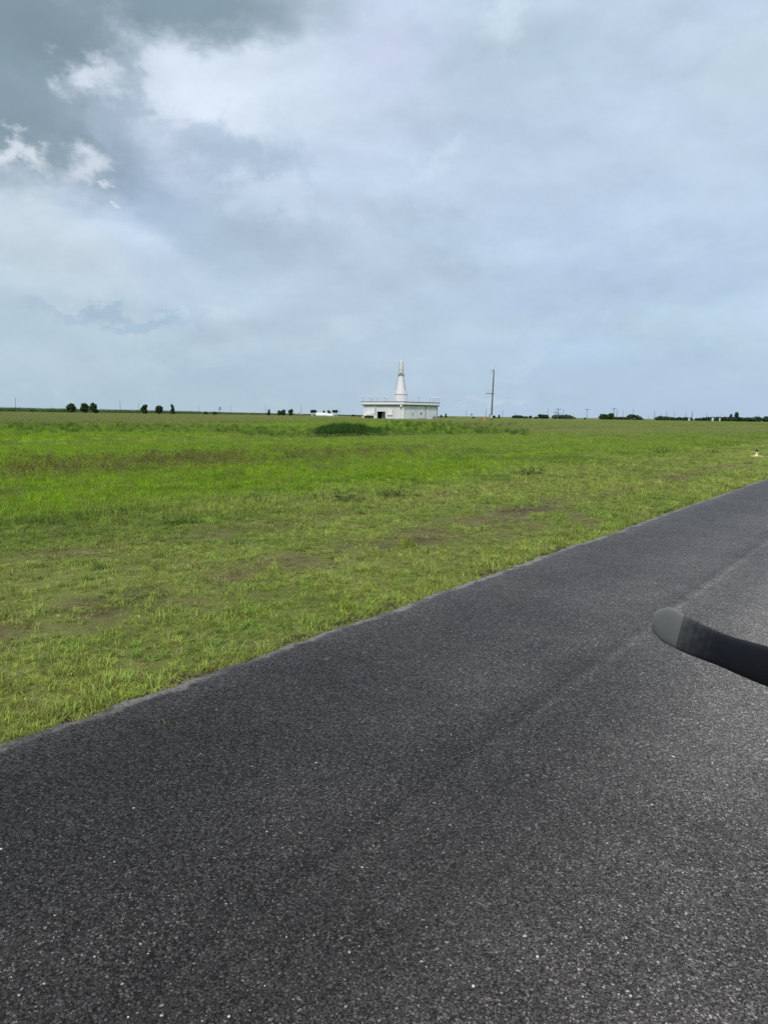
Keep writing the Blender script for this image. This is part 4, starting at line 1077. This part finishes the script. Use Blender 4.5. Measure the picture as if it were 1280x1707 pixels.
def plant(name, px, top, wpx, Y, kind, label, cat='tree', group=None, mat=None, white=False, seed=0, basez=0.0):
    g_ = at_depth(px, horizon(px), Y); z_ = float(terrain(g_[0], g_[1])); h_ = at_depth(px, top, Y)[2] - z_ ; w_ = wpx * Y / F / 2
    o = empty(name, (g_[0], g_[1], z_)); tag(o, label, cat, group)
    r_ = random.Random(seed + int(px)); lobes = []
    if kind == 'round':
        lobes = [(0, 0, h_ * .52, w_ * .86, w_ * .8, h_ * .43)] + [(r_.uniform(-.5, .5) * w_, r_.uniform(-.4, .4) * w_, h_ * r_.uniform(.35, .78), w_ * .5, w_ * .5, h_ * .2) for _ in range(7)]
    elif kind == 'ragged':
        lobes = [(r_.uniform(-.55, .55) * w_, r_.uniform(-.4, .4) * w_, h_ * z__, w_ * r_.uniform(.4, .6), w_ * .5, h_ * r_.uniform(.14, .22)) for z__ in (.25, .35, .45, .55, .65, .72, .82)]
    elif kind == 'column':
        lobes = [(r_.uniform(-.3, .3) * w_, 0, h_ * z__, w_ * (1.0 - .75 * z__) * r_.uniform(.8, 1.1), w_ * .6, h_ * .13) for z__ in (.15, .3, .45, .6, .75, .9)]
    elif kind == 'dome':
        lobes = [(0, 0, h_ * .35, w_ * .95, w_ * .7, h_ * .45)] + [(r_.uniform(-.75, .75) * w_, 0, h_ * r_.uniform(.3, .55), w_ * .35, w_ * .5, h_ * r_.uniform(.25, .42)) for _ in range(7)]
    elif kind == 'peak':
        lobes = [(0, 0, h_ * .25, w_ * .98, w_ * .5, h_ * .3), (w_ * -.1, 0, h_ * .5, w_ * .5, w_ * .4, h_ * .42), (w_ * .25, 0, h_ * .42, w_ * .45, w_ * .4, h_ * .36)]
    elif kind == 'peak_right':
        lobes = [(0, 0, h_ * .3, w_ * .98, w_ * .5, h_ * .34), (w_ * .45, 0, h_ * .62, w_ * .34, w_ * .4, h_ * .38), (w_ * -.35, 0, h_ * .42, w_ * .55, w_ * .4, h_ * .42)]
    elif kind == 'hedge':
        lobes = [(w_ * (-.9 + .2 * i), 0, h_ * .4, w_ * .18, w_ * .15, h_ * r_.uniform(.42, .6)) for i in range(10)]
    elif kind == 'umbrella':
        lobes = [(r_.uniform(-.4, .4) * w_, r_.uniform(-.4, .4) * w_, h_ * r_.uniform(.68, .86), w_ * .62, w_ * .55, h_ * .13) for _ in range(6)]
    elif kind == 'top':
        lobes = [(r_.uniform(-.4, .4) * w_, 0, h_ * z__, w_ * .6, w_ * .6, h_ * .1) for z__ in (.55, .65, .75, .84, .9)]
    n_ = {'hedge': 1500, 'dome': 1100, 'peak': 1200, 'peak_right': 1200}.get(kind, 850)
    size = max(.14, min(.55, (h_ + w_) * .055))
    c_, f_ = crown_mesh(lobes, n_, size, seed + int(px))
    me = bpy.data.meshes.new('crown'); me.from_pydata(c_, [], f_); me.update(); link('crown', me, mat or M_CROWN, o)
    bm = bmesh.new(); th_ = max(.07, min(.2, w_ * .07)); hh = h_ * (.7 if kind in ('umbrella', 'top') else .5)
    tube(bm, (0, 0, -.15), (w_ * .03, 0, hh), th_ * 1.3, th_ * .7, 8)
    for k_ in range(4):
        a_ = k_ * 1.57 + r_.random(); tube(bm, (w_ * .02, 0, hh * .75), (w_ * .5 * math.cos(a_), w_ * .4 * math.sin(a_), h_ * .75), th_ * .5, th_ * .2, 6)
    tr = bm_obj('trunk', bm, M_BARK, o)
    if white:
        bm = bmesh.new(); tube(bm, (0, 0, 0), (w_ * .02, 0, h_ * .55), th_ * 2.0, th_ * 1.7, 10); bm_obj('whitewash', bm, M_LIME, tr)
    return o


TREES = [
    ('tree', 119, 671, 17.5, 300, 'round', 'dark round tree, leftmost of the three at the left', None),
    ('tree', 142, 670.5, 16, 300, 'round', 'dark round tree in the middle of the left three', None),
    ('tree', 158, 671.8, 16, 300, 'ragged', 'dark tree right of the left three, beside a white vehicle', None),
    ('tree', 241, 674, 14.5, 320, 'ragged', 'ragged dark tree left of the central left-field trio', None),
    ('tree', 265.5, 675.2, 15, 320, 'round', 'bushy dark tree in the middle of the left-field trio', None),
    ('tree', 288, 674.5, 10, 320, 'column', 'narrow tiered dark tree right of the left-field trio', None),
    ('bush', 343.3, 685.3, 8, 330, 'dome', 'small low dark bush on the left field', None),
    ('bush', 358.8, 684.6, 9, 330, 'dome', 'low dark bush next to the spindly palm', None),
    ('tree', 448, 682.6, 7.5, 330, 'column', 'small dark cone-shaped tree with a pole behind it', None),
    ('tree', 466, 683.3, 8, 330, 'round', 'small round dark tree left in the touching pair', None),
    ('tree', 472, 682, 9.5, 330, 'round', 'taller dark tree right in the touching pair', None),
    ('tree', 485.5, 682, 10.5, 330, 'ragged', 'dark tree just left of the parked pale car', None),
    ('tree', 520.3, 683.2, 7, 296, 'umbrella', 'whitewashed-trunk tree at the far left of the white tanks', 'white'),
    ('tree', 523.9, 682.8, 8, 297, 'umbrella', 'whitewashed-trunk tree touching the left tank end', 'white'),
    ('tree', 539.3, 684.7, 4.5, 330, 'top', 'small dark treetop behind the gap between white tanks', None),
    ('tree', 548.7, 684.2, 6.5, 330, 'top', 'round dark treetop behind the right white tank', None),
    ('tree', 557.2, 682.8, 7, 296, 'umbrella', 'whitewashed-trunk tree touching the right tank end', 'white'),
    ('tree', 561, 683.2, 6, 297, 'umbrella', 'whitewashed-trunk tree at the far right of the white tanks', 'white'),
    ('bush', 590, 690, 8, 340, 'dome', 'low dark bush left of the white building', None),
    ('bush', 599, 692.5, 7, 340, 'hedge', 'tiny low bush at the left wall of the white building', None),
    ('bush', 735.5, 691.5, 5.5, 340, 'column', 'small dark bush just right of the white building', None),
    ('bush', 743, 689.3, 5, 340, 'column', 'narrow dark bush second right of the white building', None),
    ('bush', 789, 694, 5, 340, 'dome', 'tiny low bush under the small roadside sign', None),
    ('bush', 822.8, 692, 7.5, 330, 'round', 'dark bush touching the foot of the leaning pole', None),
    ('bush', 831.3, 691.2, 5.5, 330, 'column', 'dark bush right of the leaning pole foot', None),
    ('bush', 862.5, 691.8, 17, 420, 'hedge', 'low grey-green hedge left of the big dark dome bush', 'blue'),
    ('bush', 876, 692.7, 8, 420, 'dome', 'small bush between the low hedge and dome bush', 'blue'),
    ('bush', 883.6, 692.3, 6.5, 420, 'round', 'small round bush left of the big dark dome bush', 'blue'),
    ('bush', 893.5, 693.6, 10, 420, 'dome', 'low skirt bush at the left foot of the dome bush', 'blue'),
    ('bush', 906, 688.8, 18, 420, 'dome', 'big dark dome-shaped bush right of the leaning pole', None),
    ('bush', 940, 690.2, 40, 420, 'dome', 'wide low bush behind the double-crossarm pole', 'blue'),
    ('bush', 974.5, 695.3, 4, 420, 'dome', 'tiny dark bush at the foot of the single-crossarm pole', None),
    ('tree', 1011, 688.2, 29, 430, 'peak_right', 'wide tree mass with its peak at the right beside the T-topped pole', None),
    ('tree', 1055, 690, 37, 440, 'peak', 'triangular bush sloping down both sides under a thin pole', 'blue'),
    ('bush', 1030, 694.6, 24, 460, 'hedge', 'low hedge linking the peaked and triangular bushes', 'blue'),
    ('bush', 1104, 692.2, 27, 460, 'dome', 'long low bush under two thin poles right of the gap', 'blue'),
    ('bush', 1134, 695.3, 38, 470, 'hedge', 'low ragged hedge trailing right from the long low bush', 'blue'),
    ('bush', 1168, 696.3, 20, 480, 'hedge', 'low hedge dip between the thickest pole and treeline', 'blue'),
    ('tree', 1185, 694.8, 30, 480, 'hedge', 'left block of the far right treeline', 'blue'),
    ('tree', 1208, 694.6, 34, 485, 'hedge', 'flat-topped middle block of the far right treeline', 'blue'),
    ('tree', 1217, 690.3, 5, 480, 'top', 'small round treetop standing over the right treeline', 'blue'),
    ('tree', 1227, 687.3, 8, 480, 'top', 'tallest leaning treetop over the right treeline', 'blue'),
    ('tree', 1234, 694.9, 28, 480, 'hedge', 'treeline block under the tallest treetop', 'blue'),
    ('tree', 1256, 693.4, 30, 480, 'dome', 'humped treeline block near the right picture edge', 'blue'),
    ('tree', 1290, 693.6, 34, 480, 'hedge', 'treeline block cut by the right picture edge', 'blue'),
]
for nm, px_, tp, w_, Y, kd, lb, fl_ in TREES:
    plant(nm, px_, tp, w_, Y, kd, lb, nm, 'trees with whitewashed trunks' if fl_ == 'white' else ('trees and bushes along the far horizon'), M_CROWN2 if fl_ == 'blue' else M_CROWN, fl_ == 'white')

# spindly palm
g_ = at_depth(366.7, horizon(366.7), 420); zz = float(terrain(g_[0], g_[1])); hp = at_depth(366.7, 678.5, 420)[2] - zz
palm = empty('palm_tree', (g_[0], g_[1], zz)); tag(palm, 'spindly palm standing alone on the left horizon', 'palm')
bm = bmesh.new(); tube(bm, (0, 0, -.1), (.1, 0, hp * .78), .15, .1, 8); bm_obj('trunk', bm, M_BARK, palm)
bm = bmesh.new()
for k_ in range(16):
    a_ = k_ * math.tau / 16; dr = -.6 if k_ % 2 else .5; L_ = 1.5 if k_ % 2 else 1.1; p_ = [Vector((.1 + math.cos(a_) * L_ * u, math.sin(a_) * L_ * u, hp * .78 + dr * u * L_ + .5 * math.sin(u * 2.6))) for u in (0, .5, 1)]
    s_ = Vector((-math.sin(a_), math.cos(a_), 0)) * .14; v_ = [bm.verts.new(p_[0] - s_ * .5), bm.verts.new(p_[0] + s_ * .5), bm.verts.new(p_[1] - s_), bm.verts.new(p_[1] + s_), bm.verts.new(p_[2])]
    bm.faces.new((v_[0], v_[1], v_[3], v_[2])); bm.faces.new((v_[2], v_[3], v_[4]))
bm_obj('crown', bm, M_CROWN, palm)
bm = bmesh.new(); tube(bm, (.1, 0, hp * .8), (.1, 0, hp * 1.25), .06, .03, 6); bm_obj('dead_spike', bm, M_BARK, palm)


# ------------------------------------------------------------------ white tanks, cars, markers
def tank(px0, px1, top, Y, label, win):
    pc = (px0 + px1) / 2; g_ = at_depth(pc, horizon(pc), Y); z_ = float(terrain(g_[0], g_[1])); Lh = (px1 - px0) * Y / F / 2; hgt = at_depth(pc, top, Y)[2] - z_; r0 = hgt * .46
    o = empty('storage_tank', (g_[0], g_[1], z_)); tag(o, label, 'tank', 'white storage tanks')
    bm = bmesh.new(); lathe(bm, [(r0 * .25, -Lh), (r0 * .75, -Lh * .93), (r0, -Lh * .78), (r0, Lh * .78), (r0 * .75, Lh * .93), (r0 * .25, Lh)], 24)
    bmesh.ops.rotate(bm, verts=bm.verts, cent=(0, 0, 0), matrix=Matrix.Rotation(R(90), 3, 'Y')); bmesh.ops.translate(bm, verts=bm.verts, vec=(0, 0, hgt - r0)); bm_obj('shell', bm, M_TRIM, o, smooth_=True)
    for s in (-.55, .55):
        bm = bmesh.new(); box(bm, Lh * s - .15, Lh * s + .15, -r0 * .8, r0 * .8, -.1, hgt - r0 * 1.6); bm_obj('saddle', bm, M_CONC, o)
    bm = bmesh.new(); tube(bm, (Lh * .2, 0, hgt - .02), (Lh * .2, 0, hgt + .22), .15); bm_obj('hatch', bm, M_GREYW, o)
    for s in win:
        bm = bmesh.new(); tube(bm, (Lh * s - .03, 0, hgt - r0), (Lh * s + .03, 0, hgt - r0), r0 * 1.015, None, 24); bm_obj('strap', bm, M_GREYW, o)


tank(526.5, 545, 688.3, 304, 'long white rounded tank, left of the two between whitewashed trees', (-.4, .4))
tank(544, 555.5, 689.6, 300, 'shorter white tank, right of the two between whitewashed trees', (-.6, 0, .6))


def car(px, top, wpx, Y, label, rz, paint):
    g_ = at_depth(px, horizon(px), Y); z_ = float(terrain(g_[0], g_[1])) + .35; sc_ = 1.0
    o = empty('parked_car', (g_[0], g_[1], z_), rz); tag(o, label, 'car', 'pale cars parked on the far field')
    prof = [(-2.1, .35), (-2.12, .8), (-1.9, .95), (-1.35, 1.0), (-.75, 1.45), (.55, 1.47), (1.15, 1.0), (2.0, .88), (2.12, .6), (2.1, .35)]
    bm = bmesh.new(); a_ = [bm.verts.new((x_, -.85, z)) for x_, z in prof]; b_ = [bm.verts.new((x_, .85, z)) for x_, z in prof]
    bm.faces.new(a_); bm.faces.new(list(reversed(b_)))
    for i in range(len(prof)): j = (i + 1) % len(prof); bm.faces.new((a_[i], b_[i], b_[j], a_[j]))
    body = bm_obj('body', bm, paint, o, bev=.05)
    for s in (-1, 1):
        bm = bmesh.new(); y_ = .855 * s; v_ = [bm.verts.new((x_, y_, z)) for x_, z in ((-1.2, 1.0), (-.7, 1.38), (.5, 1.4), (1.0, 1.0))]; v2 = [bm.verts.new((v.co.x, y_ + .012 * s, v.co.z)) for v in v_]
        bm.faces.new(v_); bm.faces.new(list(reversed(v2)))
        for i in range(4): bm.faces.new((v_[i], v2[i], v2[(i + 1) % 4], v_[(i + 1) % 4]))
        bm_obj('side_window', bm, M_DARK, body)
        for x_ in (-1.3, 1.3):
            bm = bmesh.new(); tube(bm, (x_, .7 * s, .32), (x_, .9 * s, .32), .32, None, 16); w_ = bm_obj('wheel', bm, M_DARK, o)
            bm = bmesh.new(); tube(bm, (x_, .9 * s, .32), (x_, .915 * s, .32), .17, None, 10); bm_obj('hubcap', bm, M_GREYW, w_)
    bm = bmesh.new(); box(bm, 2.1, 2.14, -.7, -.4, .62, .76); bm_obj('headlight', bm, M_TRIM, body)
    bm = bmesh.new(); box(bm, 2.1, 2.14, .4, .7, .62, .76); bm_obj('headlight', bm, M_TRIM, body)
    return o


car(499.5, 688.5, 9, 480, 'pale silver car parked in front of a pole, left of the white tanks', R(4), plain('silver_paint', (.5, .52, .54), .3, .05, 1))
car(171, 682, 7, 480, 'white car half hidden by the left group of three trees', R(170), plain('white_car_paint', (.75, .75, .75), .3, .05, 1))

# orange marker
M_ORANGE = plain('orange_plastic', (0.72, 0.16, 0.06), .6, .15, 4)
g_ = at_depth(807.2, 696, 180); zz = float(terrain(g_[0], g_[1])); mk_o = empty('orange_marker', (g_[0], g_[1], zz)); tag(mk_o, 'small orange marker standing in the grass left of the leaning pole', 'marker')
hm = at_depth(807.2, 692.3, 180)[2] - zz
bm = bmesh.new(); lathe(bm, [(.22, .08), (.16, hm * .5), (.08, hm * .9), (.03, hm)], 12); bm_obj('cone_body', bm, M_ORANGE, mk_o, smooth_=True)
bm = bmesh.new(); box(bm, -.3, .3, -.3, .3, 0, .079); bm_obj('foot', bm, M_ORANGE, mk_o)
# roadside sign
g_ = at_depth(785.6, 696, 330); zz = float(terrain(g_[0], g_[1])); sg = empty('small_sign', (g_[0], g_[1], zz)); tag(sg, 'small dark sign board on a thin post between building and leaning pole', 'sign')
hs2 = at_depth(785.6, 689.6, 330)[2] - zz
bm = bmesh.new(); tube(bm, (0, 0, -.1), (0, 0, hs2 - .02), .04); bm_obj('post', bm, M_LINE, sg)
bm = bmesh.new(); box(bm, -.35, .35, -.1, -.045, hs2 - .75, hs2); bm_obj('board', bm, plain('olive_board', (.12, .11, .07), .7, .2, 2), sg)
# white huts at the right
for px_, tp, w_, lb in ((1148, 697.6, 2.3, 'white box standing alone in front of the low hedge'), (1187, 696.6, 2.4, 'white hut against the left block of the treeline'), (1199, 697.2, 1.7, 'smaller white hut against the middle of the treeline')):
    g_ = at_depth(px_, horizon(px_), 440); zz = float(terrain(g_[0], g_[1])); o = empty('white_hut', (g_[0], g_[1], zz)); tag(o, lb, 'hut', 'white huts near the right horizon')
    hh = max(1.0, at_depth(px_, tp, 440)[2] - zz); ww = w_ * 440 / F / 2
    bm = bmesh.new(); box(bm, -ww, ww, -ww, ww, 0, hh); bm_obj('wall', bm, M_TRIM, o)
    bm = bmesh.new(); box(bm, -ww - .08, ww + .08, -ww - .08, ww + .08, hh + .001, hh + .1); bm_obj('roof', bm, M_GREYW, o)
    bm = bmesh.new(); box(bm, -.2, .2, -ww - .02, -ww - .001, .05, hh * .7); bm_obj('door', bm, M_LINE, o)

# taxiway edge light with its concrete pad
g_ = gnd(1260, 761.3, .03); zz = float(terrain(g_[0], g_[1]))
M_CREAM = plain('cream_yellow_paint', (0.78, 0.62, 0.30), .5, .1, 6); M_BLUEG = plain('dark_blue_lens', (0.01, 0.03, 0.06), .15, .1, 3); M_PADC = plain('pale_pad_concrete', (0.52, 0.48, 0.34), .85, .2, 4)
padl = empty('concrete_pad', (g_[0], g_[1], zz), R(-8)); tag(padl, 'thin pale concrete pad under the blue edge light in the grass', 'pad')
bm = bmesh.new(); box(bm, -.26, .30, -.22, .22, -.05, .05); bm_obj('slab', bm, M_PADC, padl, bev=.012)
bm = bmesh.new(); box(bm, .301, 1.0, -.07, .07, -.05, .035); bm_obj('cable_cover', bm, plain('mossy_concrete', (0.34, 0.37, 0.20), .9, .3, 5), padl)
le = empty('edge_light', (g_[0], g_[1], zz + .051)); tag(le, 'yellow-stemmed taxiway edge light with a dark blue lens at the right', 'edge light')
hl = at_depth(1260.3, 748.3, g_[1])[2] - zz - .051
bm = bmesh.new(); lathe(bm, [(.12, 0), (.12, .02), (.075, .04), (.06, .06)], 20); bm_obj('base_flange', bm, M_CREAM, le, smooth_=True)
bm = bmesh.new(); lathe(bm, [(.042, .061), (.046, hl * .35), (.046, hl * .4), (.04, hl * .42), (.045, hl * .64)], 16); bm_obj('stem', bm, M_CREAM, le, smooth_=True)
bm = bmesh.new(); lathe(bm, [(.075, hl * .641), (.08, hl * .68), (.07, hl * .70)], 20); bm_obj('lens_collar', bm, M_DARK, le)
bm = bmesh.new(); lathe(bm, [(.066, hl * .701), (.068, hl * .82), (.058, hl * .93), (.035, hl * .99), (.008, hl)], 20); bm_obj('lens', bm, M_BLUEG, le, smooth_=True)


# ------------------------------------------------------------------ weeds standing out of the turf
def weed_mesh(seed):
    r_ = random.Random(seed); co, fa = [], []
    blades(co, fa, 22, .12, .08, .22, .016, 1.1, .15, seed, 3)
    for _ in range(90):
        a_ = r_.uniform(0, 6.283); q = .22 * math.sqrt(r_.random()) * r_.uniform(.5, 1.3); c = Vector((q * math.cos(a_) * 1.5, q * math.sin(a_), r_.uniform(.01, .17) * (1.2 - q * 3))); d = Vector((math.cos(a_), math.sin(a_), r_.uniform(-.1, .9))).normalized(); s = Vector((-math.sin(a_), math.cos(a_), 0)) * r_.uniform(.010, .022); l_ = r_.uniform(.04, .10)
        b = len(co); co += [c, c + d * l_ * .5 + s, c + d * l_, c + d * l_ * .5 - s]; fa.append((b, b + 1, b + 2, b + 3))
    me = bpy.data.meshes.new('weed_clump'); me.from_pydata(co, [], fa); me.update(); me.materials.append(M_WEED); return me


WM = [weed_mesh(s) for s in (1, 2, 3)]
for i, (px_, py_, sc_, lb) in enumerate([
    (287, 878, .95, 'dark forked weed alone in the left middle of the green field'), (884, 793, 1.9, 'dark weed clump in bright grass right of the field centre'), (570, 838, 1.8, 'dark weed tuft near the field centre, below the reed clump'),
    (425, 836, 1.2, 'dark weed tuft in bright grass left of the field centre'), (395, 912, .55, 'low dark weed mat on the dull grass below the forked weed'), (165, 952, .45, 'small dark weed on the left, in dull turf'),
    (275, 932, .45, 'small flat weed right of the lone left weed'), (817, 841, .6, 'small weed patch on dull grass right of the centre'), (1103, 757, 2.2, 'wide dark weed clump at right, left of the edge light'),
    (490, 768, 2.2, 'dark weed on the brown belt below the left field edge'), (300, 770, 2.2, 'dark weed at the left of the brown belt'), (660, 830, 1.6, 'faint weed tuft right of the field-centre weed'), (1190, 757, 1.6, 'low weed strip just left of the edge light')]):
    g_ = gnd(px_, py_); o = link('weed_clump', WM[i % 3]); o.location = (g_[0], g_[1], float(terrain(g_[0], g_[1])) - .01); o.rotation_euler = (0, 0, i * 1.7); o.scale = (sc_ * .95, sc_ * .95, sc_ * .75)
    tag(o, lb, 'weed', 'dark weeds in the turf')
# yellow-green tall grass clump by the verge
M_YG = leaf_mat('yellow_green_blades', color=(0.24, 0.28, 0.03), trans=.4)
co, fa = mk(blades, 40, .09, .12, .24, .009, 1.0, 0.0, seed=4); me = bpy.data.meshes.new('grass_clump'); me.from_pydata(co, [], fa); me.update(); me.materials.append(M_YG)
for px_, py_, s_, lb in ((676, 915, 1.1, 'bright yellow-green grass clump in the dull turf above the road bend'), (575, 1012, .7, 'small yellow-green grass clump near the pavement edge')):
    g_ = gnd(px_, py_); o = link('grass_clump', me); o.location = (g_[0], g_[1], float(terrain(g_[0], g_[1]))); o.scale = (s_,) * 3; tag(o, lb, 'grass clump', 'yellow-green grass clumps')

# ------------------------------------------------------------------ aeroplane propeller reaching in from the right
M_PROP = plain('black_blade_paint', (0.018, 0.022, 0.030), .45, .3, 12, bump=.05); M_TIP = plain('grey_blade_tip', (0.24, 0.255, 0.255), .55, .12, 14)
def worn_blade(name, base, wear, amt):
    mt, t, p = new_mat(name); n, l = t.nodes.new, t.links.new
    tc_ = n('ShaderNodeTexCoord'); ln = n('ShaderNodeVectorMath'); ln.operation = 'LENGTH'; l(tc_.outputs['Object'], ln.inputs[0])
    cx = n('ShaderNodeCombineXYZ'); l(ln.outputs['Value'], cx.inputs[0])
    nz = n('ShaderNodeTexNoise'); nz.inputs['Scale'].default_value = 90; nz.inputs['Detail'].default_value = 5; l(cx.outputs[0], nz.inputs[0])
    n2_ = n('ShaderNodeTexNoise'); n2_.inputs['Scale'].default_value = 45; n2_.inputs['Detail'].default_value = 6; l(tc_.outputs['Object'], n2_.inputs[0])
    ad = n('ShaderNodeMath'); ad.operation = 'MULTIPLY_ADD'; l(nz.outputs[0], ad.inputs[0]); ad.inputs[1].default_value = 0.10; l(ln.outputs['Value'], ad.inputs[2])
    a2 = n('ShaderNodeMath'); a2.operation = 'MULTIPLY_ADD'; l(n2_.outputs[0], a2.inputs[0]); a2.inputs[1].default_value = 0.09; l(ad.outputs[0], a2.inputs[2])
    mr = n('ShaderNodeMapRange'); mr.interpolation_type = 'SMOOTHSTEP'; l(a2.outputs[0], mr.inputs[0])
    for q_, v_ in enumerate((0.88, 1.08, 0.0, amt)): mr.inputs[q_ + 1].default_value = v_
    mx = n('ShaderNodeMix'); mx.data_type = 'RGBA'; l(mr.outputs[0], mx.inputs[0]); mx.inputs[6].default_value = (*base, 1); mx.inputs[7].default_value = (*wear, 1)
    l(mx.outputs[2], p.inputs['Base Color']); p.inputs['Roughness'].default_value = 0.6; p.inputs['Specular IOR Level'].default_value = 0.3
    return mt


M_PROP = worn_blade('worn_black_blade', (0.014, 0.017, 0.024), (0.16, 0.17, 0.17), 0.75)
M_TIP = worn_blade('worn_grey_tip', (0.20, 0.215, 0.215), (0.15, 0.155, 0.155), 0.8)
M_SPIN = plain('white_spinner', (.6, .6, .6), .35, .1, 5)
HD = Vector((HEAD[0], HEAD[1], 0)); RT = Vector((HEAD[1], -HEAD[0], 0)); UP = Vector((0, 0, 1))
FD = 2.25                                  # propeller disc, metres ahead along the heading


def disc_pt(px, py):
    d = Vector(ray(px, py)); k = FD / d.dot(HD); p = Vector(CAM) + d * k; return p


# blade centre line traced on the disc plane, tip first
line = [(1088, 1033), (1112, 1042), (1150, 1062), (1200, 1083), (1240, 1098), (1280, 1112), (1330, 1130)]
wpx_ = [52, 66, 64, 60, 66, 72, 74]
pts = [disc_pt(*p) for p in line]
axis = (pts[-1] - pts[0]).normalized()
hub = pts[0] + axis * 0.98
prop = empty('propeller', hub); prop['x'] = 0
tag(prop, 'dark aeroplane propeller blade with grey tip reaching in over the asphalt at right', 'propeller')
del prop['x']
px_m = (pts[0] - Vector(CAM)).length / F
secs = []                                   # (distance from tip, centre offset vector, half chord, thickness, pitch)
chord_dir0 = HD.cross(axis).normalized()
for p, w_ in zip(pts, wpx_): secs.append((p - hub, w_ * px_m / 2 * 1.02))
last = secs[-1][0].length
for q, hc in ((.75, .062), (.5, .055), (.3, .042), (.12, .035)): secs.append((secs[6][0] * (q * .98 / last * 1.0 if q < 1 else 1) if q * .98 < last else secs[6][0] * q, hc))
secs = sorted(secs, key=lambda s: -s[0].length)


def blade_bm(secs_, j0, j1, th):
    bm = bmesh.new(); rings = []
    for c, hc in secs_[j0:j1]:
        u = 1 - c.length / .98; pit = R(18 + 30 * u)
        cd_ = (chord_dir0 * math.cos(pit) + HD * math.sin(pit)); nd = (HD * math.cos(pit) - chord_dir0 * math.sin(pit))
        hc2 = hc / max(.5, math.cos(pit)) * .95; t_ = th * (0.35 + .9 * u)
        rings.append([bm.verts.new(c + cd_ * hc2 * math.cos(a) + nd * t_ * math.sin(a) * (1.0 if math.sin(a) < 0 else .5)) for a in [math.tau * i / 20 for i in range(20)]])
    for a, b in zip(rings[:-1], rings[1:]):
        for i in range(20): bm.faces.new((a[i], a[(i + 1) % 20], b[(i + 1) % 20], b[i]))
    bm.faces.new(rings[0]); bm.faces.new(list(reversed(rings[-1])))
    return bm


# finer sections near the tip so that it rounds off
tipc, tiph = secs[0]; nxt, nh = secs[1]
extra = [(tipc, tiph * .55), (tipc.lerp(nxt, .2), tiph * .8), (tipc.lerp(nxt, .5), tiph * 1.02)]
secs = extra + secs[1:]
# resample smoothly
def resamp(ss, k=5):
    out = []
    for i in range(len(ss) - 1):
        p0 = ss[max(i - 1, 0)]; p1 = ss[i]; p2 = ss[i + 1]; p3 = ss[min(i + 2, len(ss) - 1)]
        for j in range(k):
            t_ = j / k; h = lambda a, b, c, d: 0.5 * ((2 * b) + (-a + c) * t_ + (2 * a - 5 * b + 4 * c - d) * t_ ** 2 + (-a + 3 * b - 3 * c + d) * t_ ** 3)
            out.append((h(p0[0], p1[0], p2[0], p3[0]), h(p0[1], p1[1], p2[1], p3[1])))
    out.append(ss[-1]); return out


rs = resamp(secs)
cut = next(i for i, s in enumerate(rs) if (rs[0][0] - s[0]).length > .078)
bl = bm_obj('blade', blade_bm(rs, cut, len(rs), .016), M_PROP, prop, smooth_=True)
tipo = bm_obj('blade_tip', blade_bm(rs, 0, cut + 1, .016), M_TIP, bl, smooth_=True)
b2 = bl.copy(); COL.objects.link(b2); b2.parent = prop; t2 = tipo.copy(); COL.objects.link(t2); t2.parent = b2
rotm = Matrix.Rotation(math.pi, 4, HD); b2.matrix_basis = rotm
q = HD.to_track_quat('Z', 'Y').to_matrix()
bm = bmesh.new(); lathe(bm, [(.15, -.1), (.15, .02), (.13, .12), (.09, .22), (.03, .3), (.004, .31)], 24); bmesh.ops.rotate(bm, verts=bm.verts, cent=(0, 0, 0), matrix=q); bm_obj('spinner', bm, M_SPIN, prop, smooth_=True)
bm = bmesh.new(); lathe(bm, [(.06, -.45), (.06, -.101)], 16); bmesh.ops.rotate(bm, verts=bm.verts, cent=(0, 0, 0), matrix=q); bm_obj('shaft', bm, M_LINE, prop)
bm = bmesh.new(); lathe(bm, [(.20, -1.05), (.27, -.80), (.28, -.45), (.25, -.22), (.17, -.13)], 28); bmesh.ops.rotate(bm, verts=bm.verts, cent=(0, 0, 0), matrix=q); cw = bm_obj('engine_cowling', bm, M_SPIN, prop, smooth_=True)
